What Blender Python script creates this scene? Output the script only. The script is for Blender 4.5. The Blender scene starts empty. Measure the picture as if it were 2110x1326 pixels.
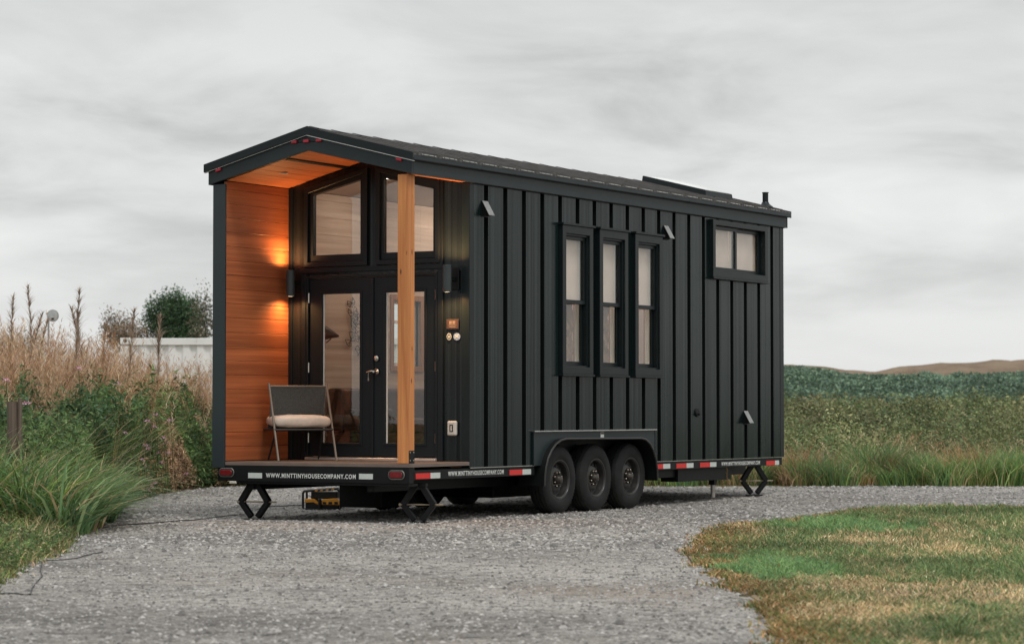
import bpy, math, random
import numpy as np
from mathutils import Vector, Matrix
random.seed(7); rng=np.random.default_rng(11)
R=math.radians
sc=bpy.context.scene
col=sc.collection
# ---------------------------------------------------------------- helpers
class MB:
    def __init__(s): s.v=[]; s.f=[]
    def add(s,vs,fs):
        o=len(s.v); s.v+=[tuple(p) for p in vs]; s.f+=[tuple(i+o for i in f) for f in fs]; return s
    def box(s,x0,x1,y0,y1,z0,z1):
        if x0>x1:x0,x1=x1,x0
        if y0>y1:y0,y1=y1,y0
        if z0>z1:z0,z1=z1,z0
        return s.add([(x0,y0,z0),(x1,y0,z0),(x1,y1,z0),(x0,y1,z0),(x0,y0,z1),(x1,y0,z1),(x1,y1,z1),(x0,y1,z1)],
            [(3,2,1,0),(4,5,6,7),(0,1,5,4),(1,2,6,5),(2,3,7,6),(3,0,4,7)])
    def prism(s,poly,axis,a,b):
        # poly: 2-D points in the two other axes (order x,y,z minus axis)
        def P(p,t):
            return [(t,p[0],p[1]),(p[0],t,p[1]),(p[0],p[1],t)][axis]
        n=len(poly); vs=[P(p,a) for p in poly]+[P(p,b) for p in poly]
        fs=[tuple(range(n)),tuple(range(2*n-1,n-1,-1))]+[(i,(i+1)%n,(i+1)%n+n,i+n)[::-1] for i in range(n)]
        return s.add(vs,fs)
    def ring(s,outer,inner,axis,a,b):
        def P(p,t): return [(t,p[0],p[1]),(p[0],t,p[1]),(p[0],p[1],t)][axis]
        n=len(outer); vs=[P(p,a) for p in outer]+[P(p,a) for p in inner]+[P(p,b) for p in outer]+[P(p,b) for p in inner]
        fs=[]
        for i in range(n):
            j=(i+1)%n
            fs+=[(i,j,n+j,n+i),(2*n+i,3*n+i,3*n+j,2*n+j),(i,2*n+i,2*n+j,j),(n+i,n+j,3*n+j,3*n+i)]
        return s.add(vs,fs)
    def bar(s,p,q,w,h,up=(0,0,1)):
        p=Vector(p);q=Vector(q);d=(q-p).normalized();u=Vector(up)
        if abs(d.dot(u))>.98:u=Vector((1,0,0))
        a=d.cross(u).normalized();b=a.cross(d).normalized()
        vs=[]
        for o in (p,q):
            for i,j in ((-1,-1),(1,-1),(1,1),(-1,1)): vs.append(o+a*(i*w/2)+b*(j*h/2))
        return s.add(vs,[(3,2,1,0),(4,5,6,7),(0,1,5,4),(1,2,6,5),(2,3,7,6),(3,0,4,7)])
    def tube(s,pts,r,n=8,caps=True):
        pts=[Vector(p) for p in pts]; rs=r if isinstance(r,(list,tuple)) else [r]*len(pts)
        vs=[];fs=[];prev=None
        for i,p in enumerate(pts):
            d=(pts[min(i+1,len(pts)-1)]-pts[max(i-1,0)]).normalized()
            if prev is None:
                a=d.cross(Vector((0,0,1)));
                if a.length<.1:a=d.cross(Vector((1,0,0)))
            else: a=prev-d*prev.dot(d)
            a.normalize();prev=a;b=d.cross(a)
            for k in range(n):
                t=2*math.pi*k/n; vs.append(p+(a*math.cos(t)+b*math.sin(t))*rs[i])
        for i in range(len(pts)-1):
            for k in range(n):
                k2=(k+1)%n; fs.append((i*n+k,i*n+k2,(i+1)*n+k2,(i+1)*n+k))
        if caps: fs+=[tuple(range(n))[::-1],tuple(range((len(pts)-1)*n,len(pts)*n))]
        return s.add(vs,fs)
    def cyl(s,p,q,r,n=16,r2=None): return s.tube([p,q],[r,r if r2 is None else r2],n)
    def lathe(s,prof,origin,axis=0,n=48,closed=False):
        # prof: (axial, radius)
        vs=[];fs=[];m=len(prof)
        for k in range(n):
            t=2*math.pi*k/n
            for a,r in prof:
                c,d=r*math.cos(t),r*math.sin(t)
                v=[(a,c,d),(d,a,c),(c,d,a)][axis]
                vs.append((origin[0]+v[0],origin[1]+v[1],origin[2]+v[2]))
        for k in range(n):
            k2=(k+1)%n
            for i in range(m-1): fs.append((k*m+i,k*m+i+1,k2*m+i+1,k2*m+i))
            if closed: fs.append((k*m+m-1,k*m,k2*m,k2*m+m-1))
        return s.add(vs,fs)
    def build(s,name,mat,parent=None,smooth=False,bevel=0,seg=1,normals=True):
        me=bpy.data.meshes.new(name); me.from_pydata(s.v,[],s.f)
        if normals:
            import bmesh
            bm=bmesh.new(); bm.from_mesh(me); bmesh.ops.recalc_face_normals(bm,faces=bm.faces); bm.to_mesh(me); bm.free()
        me.materials.append(mat)
        o=bpy.data.objects.new(name,me); col.objects.link(o)
        if parent is not None: o.parent=parent
        if smooth:
            me.polygons.foreach_set('use_smooth',[True]*len(me.polygons))
            try:
                me.set_sharp_from_angle(angle=R(35))
            except Exception: pass
        if bevel:
            b=o.modifiers.new('bevel','BEVEL'); b.width=bevel; b.segments=seg; b.limit_method='ANGLE'; b.angle_limit=R(40)
        return o
def tag(o,label,cat,group=None):
    o['label']=label
    if cat:o['category']=cat
    if group:o['group']=group
    return o
def empty(name,loc=(0,0,0),rz=0):
    o=bpy.data.objects.new(name,None); o.location=loc; o.rotation_euler=(0,0,rz); o.empty_display_size=.2; col.objects.link(o); return o
def copy_tree(o,parent=None):
    c=o.copy(); col.objects.link(c)
    if parent is not None: c.parent=parent
    for ch in list(o.children): copy_tree(ch,c)
    return c
# camera frame on the ground: r metres to the right, f metres ahead
CAM=Vector((14.8255,-22.7116,.6252)); YAW=R(-30.8452)
sF,cF=math.sin(YAW),math.cos(YAW)
def W2(r,f): return (CAM.x+f*sF+r*cF, CAM.y+f*cF-r*sF)
def W2a(r,f): return CAM.x+f*sF+r*cF, CAM.y+f*cF-r*sF
def ss(t): t=np.clip(t,0,1); return t*t*(3-2*t)
def gz(f): return -.575+.07*ss((f-31.)/6.)
def gzw(x,y):
    f=(x-CAM.x)*sF+(y-CAM.y)*cF; return gz(f)
# ---------------------------------------------------------------- materials
def newmat(name):
    m=bpy.data.materials.new(name); m.use_nodes=True; nt=m.node_tree
    b=nt.nodes['Principled BSDF']; return m,nt,b
def N(nt,t,**k):
    n=nt.nodes.new(t)
    for a,v in k.items():
        if a in n.inputs.keys() if hasattr(n.inputs,'keys') else False: n.inputs[a].default_value=v
        else: setattr(n,a,v)
    return n
def lk(nt,a,b): nt.links.new(a,b)
def noise(nt,vec,scale,detail=4,rough=.55,dist=0):
    n=nt.nodes.new('ShaderNodeTexNoise'); n.inputs['Scale'].default_value=scale; n.inputs['Detail'].default_value=detail
    n.inputs['Roughness'].default_value=rough; n.inputs['Distortion'].default_value=dist
    if vec is not None: lk(nt,vec,n.inputs['Vector'])
    return n
def mapping(nt,scale=(1,1,1),loc=(0,0,0),kind='Object'):
    t=nt.nodes.new('ShaderNodeTexCoord'); m=nt.nodes.new('ShaderNodeMapping')
    m.inputs['Scale'].default_value=scale; m.inputs['Location'].default_value=loc
    lk(nt,t.outputs[kind],m.inputs['Vector']); return m.outputs[0]
def ramp(nt,fac,stops):
    r=nt.nodes.new('ShaderNodeValToRGB'); e=r.color_ramp.elements
    while len(e)<len(stops): e.new(.5)
    for i,(p,c) in enumerate(stops):
        e[i].position=p; e[i].color=(*c,1) if len(c)==3 else c
    lk(nt,fac,r.inputs[0]); return r.outputs[0]
def bump(nt,h,b,strength=.3,dist=.01):
    n=nt.nodes.new('ShaderNodeBump'); n.inputs['Strength'].default_value=strength; n.inputs['Distance'].default_value=dist
    lk(nt,h,n.inputs['Height']); lk(nt,n.outputs[0],b.inputs['Normal']); return n
def mixc(nt,fac,a,b,mode='MIX'):
    n=nt.nodes.new('ShaderNodeMix'); n.data_type='RGBA'; n.blend_type=mode
    if isinstance(fac,float): n.inputs[0].default_value=fac
    else: lk(nt,fac,n.inputs[0])
    for i,v in ((6,a),(7,b)):
        if isinstance(v,tuple): n.inputs[i].default_value=(*v,1)
        else: lk(nt,v,n.inputs[i])
    return n.outputs[2]
def math_(nt,op,a,b=None,c=None):
    n=nt.nodes.new('ShaderNodeMath'); n.operation=op
    for i,v in enumerate((a,b,c)):
        if v is None: continue
        if isinstance(v,(int,float)): n.inputs[i].default_value=v
        else: lk(nt,v,n.inputs[i])
    return n.outputs[0]
def plain(name,c,rough=.5,metal=0.,var=.15,scale=6,bmp=0.,spec=.5,emit=None,es=1.,bscale=None):
    m,nt,b=newmat(name)
    v=mapping(nt); n=noise(nt,v,scale,5)
    lo=tuple(x*(1-var) for x in c); hi=tuple(min(x*(1+var),1) for x in c)
    lk(nt,ramp(nt,n.outputs[0],[(.3,lo),(.7,hi)]),b.inputs['Base Color'])
    b.inputs['Roughness'].default_value=rough; b.inputs['Metallic'].default_value=metal
    b.inputs['Specular IOR Level'].default_value=spec
    if bmp:
        n2=noise(nt,v,bscale or scale*8,3); bump(nt,n2.outputs[0],b,bmp,.005)
    if emit: b.inputs['Emission Color'].default_value=(*emit,1); b.inputs['Emission Strength'].default_value=es
    return m
M={}
DK=(.0038,.0108,.0108)
# ribbed dark steel siding: fine vertical striations and dust towards nothing in particular
def siding(name,c,axis):
    m,nt,b=newmat(name)
    v=mapping(nt)
    sx=mapping(nt,(24,24,.16))
    n1=noise(nt,sx,1.0,3); n2=noise(nt,v,1.1,5); n3=noise(nt,v,45,2)
    c1=ramp(nt,n1.outputs[0],[(.34,tuple(x*.60 for x in c)),(.66,tuple(x*1.55 for x in c))])
    c2=ramp(nt,n2.outputs[0],[(.3,(.8,.8,.8)),(.75,(1.15,1.15,1.12))])
    col_=mixc(nt,1.0,c1,c2,'MULTIPLY')
    sp=ramp(nt,n3.outputs[0],[(.76,(0,0,0)),(.80,(1,1,1))])
    col_=mixc(nt,math_(nt,'MULTIPLY',sp,.25),col_,(.16,.17,.16))
    lk(nt,col_,b.inputs['Base Color'])
    w=nt.nodes.new('ShaderNodeTexWave'); w.wave_type='BANDS'; w.bands_direction=axis; w.inputs['Scale'].default_value=9.5; w.inputs['Distortion'].default_value=0
    lk(nt,v,w.inputs['Vector'])
    lk(nt,ramp(nt,n1.outputs[0],[(.35,(.21,)*3),(.65,(.38,)*3)]),b.inputs['Specular IOR Level'])
    bump(nt,w.outputs[0],b,.12,.003)
    lk(nt,ramp(nt,n2.outputs[0],[(.3,(.20,)*3),(.7,(.29,)*3)]),b.inputs['Roughness'])
    return m
M['siding']=siding('siding_side',DK,'Y'); M['sidingf']=siding('siding_front',(.008,.0115,.0135),'X')
M['trim']=plain('dark_trim',(.0085,.0135,.0145),.32,0,.12,3,.04,spec=.25)
M['fascia']=plain('dark_fascia_boards',(.019,.028,.031),.42,0,.12,2,.08,spec=.3)
M['post_face']=plain('wall_end_trim',(.016,.026,.031),.45,0,.1,2,.1)
M['black']=plain('black_frame_steel',(.0045,.0055,.006),.5,0,.2,4,.1,spec=.25)
M['doorpaint']=plain('door_paint',(.0065,.0095,.0125),.45,0,.1,4,.05,spec=.3)
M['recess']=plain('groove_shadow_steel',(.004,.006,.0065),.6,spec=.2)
M['roof']=None
def roofm():
    m,nt,b=newmat('roof_steel'); v=mapping(nt,(.6,30,30)); n=noise(nt,v,1,3)
    lk(nt,ramp(nt,n.outputs[0],[(.3,(.06,.058,.055)),(.7,(.13,.122,.115))]),b.inputs['Base Color'])
    b.inputs['Roughness'].default_value=.45; return m
M['roof']=roofm()
M['zinc']=plain('sky_glint_metal',(.55,.55,.53),.25,1.,.1,10)
M['nickel']=plain('brushed_nickel',(.62,.58,.52),.28,1.,.05,20)
M['red_lens']=plain('red_lens',(.42,.008,.03),.2,0,.1,40,.1)
M['red_dim']=plain('dark_red_lens',(.16,.008,.012),.18,0,.25,60,.2)
M['red_tape']=plain('red_reflective_tape',(.62,.018,.016),.35,0,.08,30,.05)
M['white_tape']=plain('white_reflective_tape',(.55,.60,.57),.35,0,.06,30,.05)
M['letter']=plain('white_lettering',(.66,.68,.66),.5,0,.05,30)
M['rubber']=None
def rubberm():
    m,nt,b=newmat('tyre_rubber'); v=mapping(nt); n=noise(nt,v,5,5); n2=noise(nt,v,60,3)
    lk(nt,ramp(nt,n.outputs[0],[(.3,(.0055,.0065,.007)),(.72,(.017,.0175,.017))]),b.inputs['Base Color'])
    b.inputs['Specular IOR Level'].default_value=.3; b.inputs['Roughness'].default_value=.7; bump(nt,n2.outputs[0],b,.25,.004); return m
M['rubber']=rubberm()
M['rim']=plain('dark_rim_enamel',(.035,.034,.033),.34,.3,.2,10,.1)
M['hub']=plain('hub_metal',(.10,.09,.08),.35,.8,.3,20,.1)
M['lug']=plain('lug_nut_steel',(.25,.22,.18),.3,1.,.1,30)
def wood(name,cA,cB,grain,rough=.55,plank=None,along='y',knots=False,plank_axis='Z'):
    m,nt,b=newmat(name)
    st={'y':(7,.55,38),'z':(30,30,.9),'x':(.8,30,30)}[along]
    v=mapping(nt,st); n=noise(nt,v,grain,7,.62,.6)
    v2=mapping(nt,{'y':(3,.35,8),'z':(9,9,.35),'x':(.4,8,8)}[along]); n2=noise(nt,v2,1.2,4,.5,.8)
    c=ramp(nt,n.outputs[0],[(.25,cA),(.5,tuple((a+b_)/2 for a,b_ in zip(cA,cB))),(.75,cB)])
    c=mixc(nt,1.0,c,ramp(nt,n2.outputs[0],[(.25,(.72,.66,.6)),(.7,(1.12,1.12,1.1))]),'MULTIPLY')
    if plank:
        t=nt.nodes.new('ShaderNodeTexCoord'); s=nt.nodes.new('ShaderNodeSeparateXYZ'); lk(nt,t.outputs['Object'],s.inputs[0])
        q=math_(nt,'FLOOR',math_(nt,'DIVIDE',math_(nt,'ADD',s.outputs[plank_axis],10.0-.085),plank))
        wn=nt.nodes.new('ShaderNodeTexWhiteNoise'); wn.noise_dimensions='1D'; lk(nt,q,wn.inputs['W'])
        c=mixc(nt,1.0,c,ramp(nt,wn.outputs['Value'],[(0,(.78,.74,.72)),(1,(1.15,1.15,1.15))]),'MULTIPLY')
    if knots:
        vo=nt.nodes.new('ShaderNodeTexVoronoi'); lk(nt,mapping(nt,(9,9,3.2)),vo.inputs['Vector']); vo.inputs['Scale'].default_value=1.
        k=ramp(nt,vo.outputs['Distance'],[(.045,(1,1,1)),(.13,(0,0,0))])
        c=mixc(nt,k,c,(.05,.014,.006))
    lk(nt,c,b.inputs['Base Color']); b.inputs['Roughness'].default_value=rough
    bump(nt,n.outputs[0],b,.18,.003); return m
M['cedar']=wood('cedar_cladding',(.30,.075,.028),(.50,.17,.062),1.0,.5,.158)
M['ceil']=wood('cedar_ceiling',(.32,.08,.028),(.50,.165,.055),1.0,.5)
M['post']=wood('fir_post',(.47,.150,.042),(.70,.31,.105),1.0,.6,None,'z',True)
M['deck']=wood('deck_boards',(.085,.052,.036),(.17,.11,.082),1.0,.6,None,'x')
M['deckedge']=plain('deck_edge',(.16,.12,.10),.5,0,.15,4)
M['sill_metal']=plain('threshold_metal',(.62,.55,.50),.35,.6,.08,5)
def glassm(name,tint,refl=1.0):
    m=bpy.data.materials.new(name); m.use_nodes=True; nt=m.node_tree; nt.nodes.clear()
    o=nt.nodes.new('ShaderNodeOutputMaterial'); mx=nt.nodes.new('ShaderNodeMixShader')
    tr=nt.nodes.new('ShaderNodeBsdfTransparent'); tr.inputs[0].default_value=(*tint,1)
    gl=nt.nodes.new('ShaderNodeBsdfGlossy'); gl.inputs['Roughness'].default_value=.0; gl.inputs[0].default_value=(1,1,1,1)
    lw=nt.nodes.new('ShaderNodeLayerWeight'); lw.inputs[0].default_value=.5
    fr_=math_(nt,'MULTIPLY_ADD',math_(nt,'POWER',lw.outputs['Facing'],5.0),.95,.05*refl)
    lk(nt,fr_,mx.inputs[0]); lk(nt,tr.outputs[0],mx.inputs[1]); lk(nt,gl.outputs[0],mx.inputs[2]); lk(nt,mx.outputs[0],o.inputs[0])
    return m
M['glass']=glassm('window_glass',(.93,.95,.94)); M['glass2']=glassm('skylight_glass',(.9,.93,.92),1.25)
M['liner']=wood('pale_plank_lining',(.56,.45,.38),(.68,.57,.49),.6,.6)
M['liner_w']=plain('white_lining',(.66,.58,.54),.6,0,.06,1.5)
M['intwood']=wood('window_reveal_wood',(.30,.15,.08),(.44,.24,.13),1.,.5,None,'z')
M['vinyl']=plain('white_vinyl',(.80,.79,.76),.4,0,.03,3)
M['floorwood']=wood('interior_floor',(.16,.09,.05),(.28,.17,.10),1.,.4,None,'x')
M['leather']=plain('brown_leather',(.075,.030,.016),.5,0,.35,5,.3)
M['linen']=plain('tan_linen',(.26,.17,.10),.85,0,.15,12,.4,.3)
M['standin_cloth']=plain('standin_brown_cloth',(.27,.155,.105),.9,0,.3,9,.5,.2)
M['pane_sheen']=plain('painted_sky_reflection',(.86,.655,.575),.9,0,.10,2.2)  # pale tone that paints the sky reflection of the side panes
M['cushion']=plain('cream_cushion_cloth',(.56,.47,.40),.9,0,.08,20,.4,.2,bscale=300)
M['cord']=plain('grey_woven_cord',(.085,.085,.082),.8,0,.25,60,.3)
M['chairmetal']=plain('taupe_powder_coat',(.16,.135,.11),.45,.2,.1,10)
M['chairdark']=plain('dark_powder_coat',(.02,.021,.022),.5,.2,.1,10)
M['lampcyl']=plain('lamp_housing',(.03,.042,.045),.45,0,.1,5)
M['warm_em']=plain('lit_bulb',(1,.8,.6),.4,0,0,1,emit=(1,.70,.42),es=6)
M['spot_em']=plain('lit_downlight',(1,.9,.8),.4,0,0,1,emit=(1,.86,.70),es=14)
M['offwhite']=plain('offwhite_plastic',(.60,.56,.50),.45,0,.05,10)
M['copper']=plain('copper_plate',(.09,.065,.055),.35,.7,.2,40)
M['sticker_g']=plain('grey_sticker',(.45,.47,.43),.5,0,.2,80)
M['sticker_b']=plain('blue_sticker',(.22,.30,.45),.5,0,.3,80)
M['galv']=plain('galvanised_steel',(.33,.31,.28),.4,.7,.2,15)
M['tan_steel']=plain('jack_screw',(.30,.25,.18),.45,.5,.2,15)
M['yellow']=plain('yellow_plastic',(.85,.36,.03),.45,0,.1,15,.05)
M['blackpl']=plain('black_plastic',(.012,.012,.013),.5,0,.2,20,.05)
M['brass']=plain('brass_chain',(.30,.20,.09),.4,.8,.3,30)
M['contwhite']=None
def contm():
    m,nt,b=newmat('container_paint'); v=mapping(nt); n=noise(nt,v,1.2,6); n2=noise(nt,mapping(nt,(3,3,.5)),3,6,.7)
    c=ramp(nt,n.outputs[0],[(.3,(.78,.79,.76)),(.7,(.88,.88,.86))])
    c=mixc(nt,ramp(nt,n2.outputs[0],[(.60,(0,0,0)),(.72,(.8,.8,.8))]),c,(.30,.19,.12))
    lk(nt,c,b.inputs['Base Color']); b.inputs['Roughness'].default_value=.6; return m
M['contwhite']=contm()
M['oldwood']=wood('weathered_post',(.07,.05,.04),(.2,.16,.13),1.,.9,None,'z')
def leafm(name,trans=.25,rough=.6,vary=.35,vs=.6):
    m,nt,b=newmat(name); a=nt.nodes.new('ShaderNodeAttribute'); a.attribute_name='Col'
    n=noise(nt,mapping(nt),vs,3)
    c=mixc(nt,1.0,a.outputs['Color'],ramp(nt,n.outputs[0],[(.3,(1-vary,)*3),(.7,(1+vary,1+vary,1+vary*.8))]),'MULTIPLY')
    lk(nt,c,b.inputs['Base Color']); b.inputs['Roughness'].default_value=rough; b.inputs['Specular IOR Level'].default_value=.25
    t=nt.nodes.new('ShaderNodeBsdfTranslucent'); lk(nt,c,t.inputs[0])
    mx=nt.nodes.new('ShaderNodeMixShader'); mx.inputs[0].default_value=trans
    o=nt.nodes['Material Output']; lk(nt,b.outputs[0],mx.inputs[1]); lk(nt,t.outputs[0],mx.inputs[2]); lk(nt,mx.outputs[0],o.inputs[0])
    return m
M['blade']=leafm('grass_blade',.3); M['leaf']=leafm('leaf',.25); M['dry']=leafm('dry_stem',.3,.8,.2)
M['petal']=plain('pink_petal',(.85,.50,.66),.6,0,.2,30)
# ================================================================= HOUSE
house=empty('tiny_house')
tag(house,'black steel-clad tiny house on a triple-axle trailer, with a cedar-lined porch','tiny house')
H=lambda mb,name,mat,**k: mb.build(name,mat,k.pop('parent',house),**k)
Wd=2.59; L=9.36; D=1.2; EV=3.13; XI=-2.425; RX=-1.295
ceilz=lambda x:3.452-.25*abs(x-RX)
# ---- siding panels with gaps
def cut_rects(y0,y1,z0,z1,holes):
    out=[]; ys=sorted({y0,y1}|{h[0] for h in holes if y0<h[0]<y1}|{h[1] for h in holes if y0<h[1]<y1})
    for a,b in zip(ys[:-1],ys[1:]):
        m=(a+b)/2; zs=sorted([(h[2],h[3]) for h in holes if h[0]<m<h[1]]); z=z0
        for p,q in zs:
            if p>z: out.append((a,b,z,min(p,z1)))
            z=max(z,q)
        if z<z1: out.append((a,b,z,z1))
    return out
wins=[(3.174,3.905),(4.065,4.782),(4.964,5.688)]
holes=[(a+.05,b-.05,1.09,2.74) for a,b in wins]+[(7.15,8.70,2.41,3.04)]+[(2.62,5.50,-.1,.33)]
mb=MB()
g=[1.553+.413*k for k in range(19)]
edges=[1.30]+g+[L-.12]
for i in range(len(edges)-1):
    a=edges[i]+(.0462 if i else 0); b=edges[i+1]-(.0462 if i<len(edges)-2 else 0)
    for r in cut_rects(a,b,0.0,EV,holes): mb.box(-.048,0,*r)
H(mb,'side_siding',M['siding'],bevel=0)
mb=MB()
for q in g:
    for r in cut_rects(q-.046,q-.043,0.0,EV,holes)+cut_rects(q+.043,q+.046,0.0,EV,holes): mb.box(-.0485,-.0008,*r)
H(mb,'groove_shade_strips',M['recess'])  # black strips that paint the shaded rib sides into each groove
mb=MB()
for r in cut_rects(D+.1,L-.01,0.0,EV,holes): mb.box(-.13,-.050,*r)
H(mb,'side_wall',M['recess'])
mb=MB()
for r in cut_rects(D+.1,L-.1,.075,3.2,holes): mb.box(-.150,-.132,*r)
H(mb,'wall_lining',M['liner_w'])
# corner trims
for ya,yb in ((D,1.298),(L-.118,L)): H(MB().box(-.10,.004,ya,yb,-.002,EV),'corner_trim',M['trim'],bevel=.004)
# ---- left wall: porch end trim, cladding, shell with a window
lh=[(3.36,3.98,1.16,1.98)]
mb=MB()
for r in cut_rects(.02,L,0.0,3.12,lh): mb.box(-2.585,-2.465,*r)
H(mb,'left_wall',M['siding'])
mb=MB()
for r in cut_rects(1.305,L-.1,.075,3.16,lh): mb.box(-2.463,-2.442,*r)
H(mb,'wall_lining',M['liner'])
# groove lines on the lining: thin shadow gaps as separate planks
mb=MB(); z=.08
while z<3.15:
    for r in cut_rects(1.31,L-.12,z,min(z+.1985,3.16),lh): mb.box(-2.4415,-2.435,*r)
    z+=.2
H(mb,'lining_planks',M['liner'],bevel=.0012)
mb=MB(); mb.box(-2.592,-2.424,-.012,.018,-.0,3.13); H(mb,'wall_end_trim',M['post_face'],bevel=.004)
mb=MB(); z=.075
while z<3.2:
    z1=min(z+.1545,ceilz(XI)-.01)
    if z1>z+.01: mb.box(-2.463,XI,.02,D-.002,z,z1)
    z+=.158
H(mb,'cedar_wall_cladding',M['cedar'],bevel=.0022)
f=MB(); f.ring([(3.30,1.10),(4.04,1.10),(4.04,2.04),(3.30,2.04)],[(3.37,1.17),(3.97,1.17),(3.97,1.97),(3.37,1.97)],0,-2.45,-2.415)
wl=H(f,'window',M['intwood'],bevel=.004)
MB().ring([(3.36,1.16),(3.98,1.16),(3.98,1.98),(3.36,1.98)],[(3.42,1.21),(3.92,1.21),(3.92,1.93),(3.42,1.93)],0,-2.54,-2.50).box(-2.535,-2.505,3.42,3.92,1.69,1.73).build('window_frame',M['vinyl'],wl)
MB().box(-2.523,-2.520,3.42,3.92,1.21,1.69).box(-2.523,-2.520,3.42,3.92,1.73,1.93).build('window_pane',M['glass'],wl)
# rear wall
mb=MB(); mb.prism([(-2.463,0),(-.052,0),(-.052,3.13),(RX,3.42),(-2.463,3.13)],1,L-.1,L-.008); H(mb,'rear_wall',M['siding'])
mb=MB(); mb.prism([(-2.44,.08),(-.151,.08),(-.151,3.12),(RX,3.40),(-2.44,3.12)],1,L-.125,L-.102); H(mb,'wall_lining',M['liner_w'])
mb=MB(); mb.box(-2.44,-.151,6.2,6.28,.08,2.9); H(mb,'partition_wall',M['liner_w'])
# floor, deck
mb=MB(); mb.box(-2.44,-.30,1.30,L-.12,.0,.068); H(mb,'interior_floor',M['floorwood'])
mb=MB(); y=.012
while y<D-.03:
    mb.box(-2.42,-.005,y,min(y+.136,D-.002),.042,.068); y+=.141
H(mb,'deck',M['deck'],bevel=.003)
mb=MB(); mb.box(-2.42,.003,.0,.010,.028,.066); mb.box(-.003,.006,.012,D-.002,.028,.066); H(mb,'deck_edge_trim',M['deckedge'],bevel=.002)
# interior ceiling
mb=MB(); mb.prism([(-2.44,ceilz(-2.44)),(RX,3.452),(-.13,ceilz(-.13)),(-.13,ceilz(-.13)+.02),(RX,3.472),(-2.44,ceilz(-2.44)+.02)],1,1.3,L-.1)
H(mb,'interior_ceiling',M['liner_w'])
# porch ceiling planks
mb=MB(); x=RX-.002
ang=math.atan(.25)
for sgn in (-1,1):
    k=0
    while True:
        a=.002+k*.142; b=a+.138
        if a>1.14: break
        b=min(b,1.128 if sgn<0 else 1.30)
        if sgn<0 and k==2: k+=1; continue      # linear vent slot
        xa,xb=RX+sgn*a,RX+sgn*b
        mb.prism([(xa,ceilz(xa)),(xb,ceilz(xb)),(xb,ceilz(xb)+.014),(xa,ceilz(xa)+.014)],1,.03,D-.002); k+=1
H(mb,'porch_ceiling',M['ceil'],bevel=.002)
mb=MB(); a=RX-.286; b=RX-.424
mb.prism([(a,ceilz(a)),(b,ceilz(b)),(b,ceilz(b)+.01),(a,ceilz(a)+.01)],1,.03,D-.002)
mb2=MB(); a2,b2=RX-.296,RX-.345
mb.build('porch_ceiling_board',M['ceil'],house)
mb2.prism([(a2,ceilz(a2)-.012),(b2,ceilz(b2)-.012),(b2,ceilz(b2)-.001),(a2,ceilz(a2)-.001)],1,.035,D-.004); H(mb2,'ceiling_vent_strip',M['black'])
# porch downlight
cx,cy=-2.02,.52
mb=MB(); mb.lathe([(0,.038),(-.006,.042),(-.006,.052),(.001,.056)],(cx,cy,ceilz(cx)-.003),2,28); dl=H(mb,'downlight',M['offwhite'],smooth=True)
dl2=MB().lathe([(0,.0001),(0,.037)],(cx,cy,ceilz(cx)-.002),2,28).build('downlight_lens',M['offwhite'],dl)
# ---- front (door) wall
mb=MB()
def cz(x): return ceilz(x)-.002
mb.prism([(-2.424,.07),(-2.20,.07),(-2.20,cz(-2.2)),(-2.424,cz(-2.424))],1,D,D+.1)
mb.prism([(-.38,.07),(-.10,.07),(-.10,cz(-.10)),(-.38,cz(-.38))],1,D+.004,D+.1)
mb.prism([(-2.20,2.16),(-.38,2.16),(-.38,2.25),(-2.20,2.25)],1,D+.004,D+.1)
mb.prism([(-1.335,2.25),(-1.22,2.25),(-1.22,cz(-1.22)),(RX,cz(RX)),(-1.335,cz(-1.335))],1,D+.004,D+.1)
mb.prism([(-2.20,3.13),(-1.335,3.34),(-1.335,cz(-1.335)),(-2.2,cz(-2.2))],1,D+.004,D+.1)
mb.prism([(-1.22,3.34),(-.38,3.15),(-.38,cz(-.38)),(-1.22,cz(-1.22))],1,D+.004,D+.1)
H(mb,'front_wall',M['sidingf'])
# battens/trim boards on the door wall
mb=MB(); mb.box(-2.422,-2.37,D-.02,D-.001,.075,ceilz(-2.42)-.01); mb.box(-.40,-.335,D-.02,D+.001,.075,3.16); mb.box(-.335,-.10,D-.008,D+.001,2.16,2.20)
mb.box(-2.26,-.335,D-.028,D-.0,2.19,2.245)
mb.box(-2.235,-2.18,D-.02,D-.001,.075,2.18)
H(mb,'front_wall_trim',M['doorpaint'],bevel=.003)
mb=MB()
for k in range(4): mb.box(-.31+.062*k,-.285+.062*k,D+.001,D+.006,.075,3.15)
H(mb,'front_wall_ribs',M['sidingf'],bevel=.003)
# transoms
def transom(xo0,xo1,side):
    gl=(-2.088,-1.441) if side<0 else (-1.126,-.468)
    s=.229 if side<0 else -.229
    tz=(lambda x:3.076+.229*(x+2.088)) if side<0 else (lambda x:3.078-.229*(x+.468))
    out=[(xo0,2.255),(xo1,2.255),(xo1,tz(xo1)+.105),(xo0,tz(xo0)+.105)]
    mid=[(xo0+.055,2.31),(xo1-.055,2.31),(xo1-.055,tz(xo1)+.045),(xo0+.055,tz(xo0)+.045)]
    inn=[(gl[0],2.39),(gl[1],2.39),(gl[1],tz(gl[1])),(gl[0],tz(gl[0]))]
    w=MB().ring(out,mid,1,D-.035,D+.09).build('transom_window',M['doorpaint'],house,bevel=.004)
    MB().ring(mid,inn,1,D-.005,D+.06).build('sash',M['doorpaint'],w,bevel=.004)
    MB().prism(inn,1,D+.028,D+.032).build('window_pane',M['glass'],w)
transom(-2.2,-1.335,-1); transom(-1.22,-.37,1)
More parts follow.
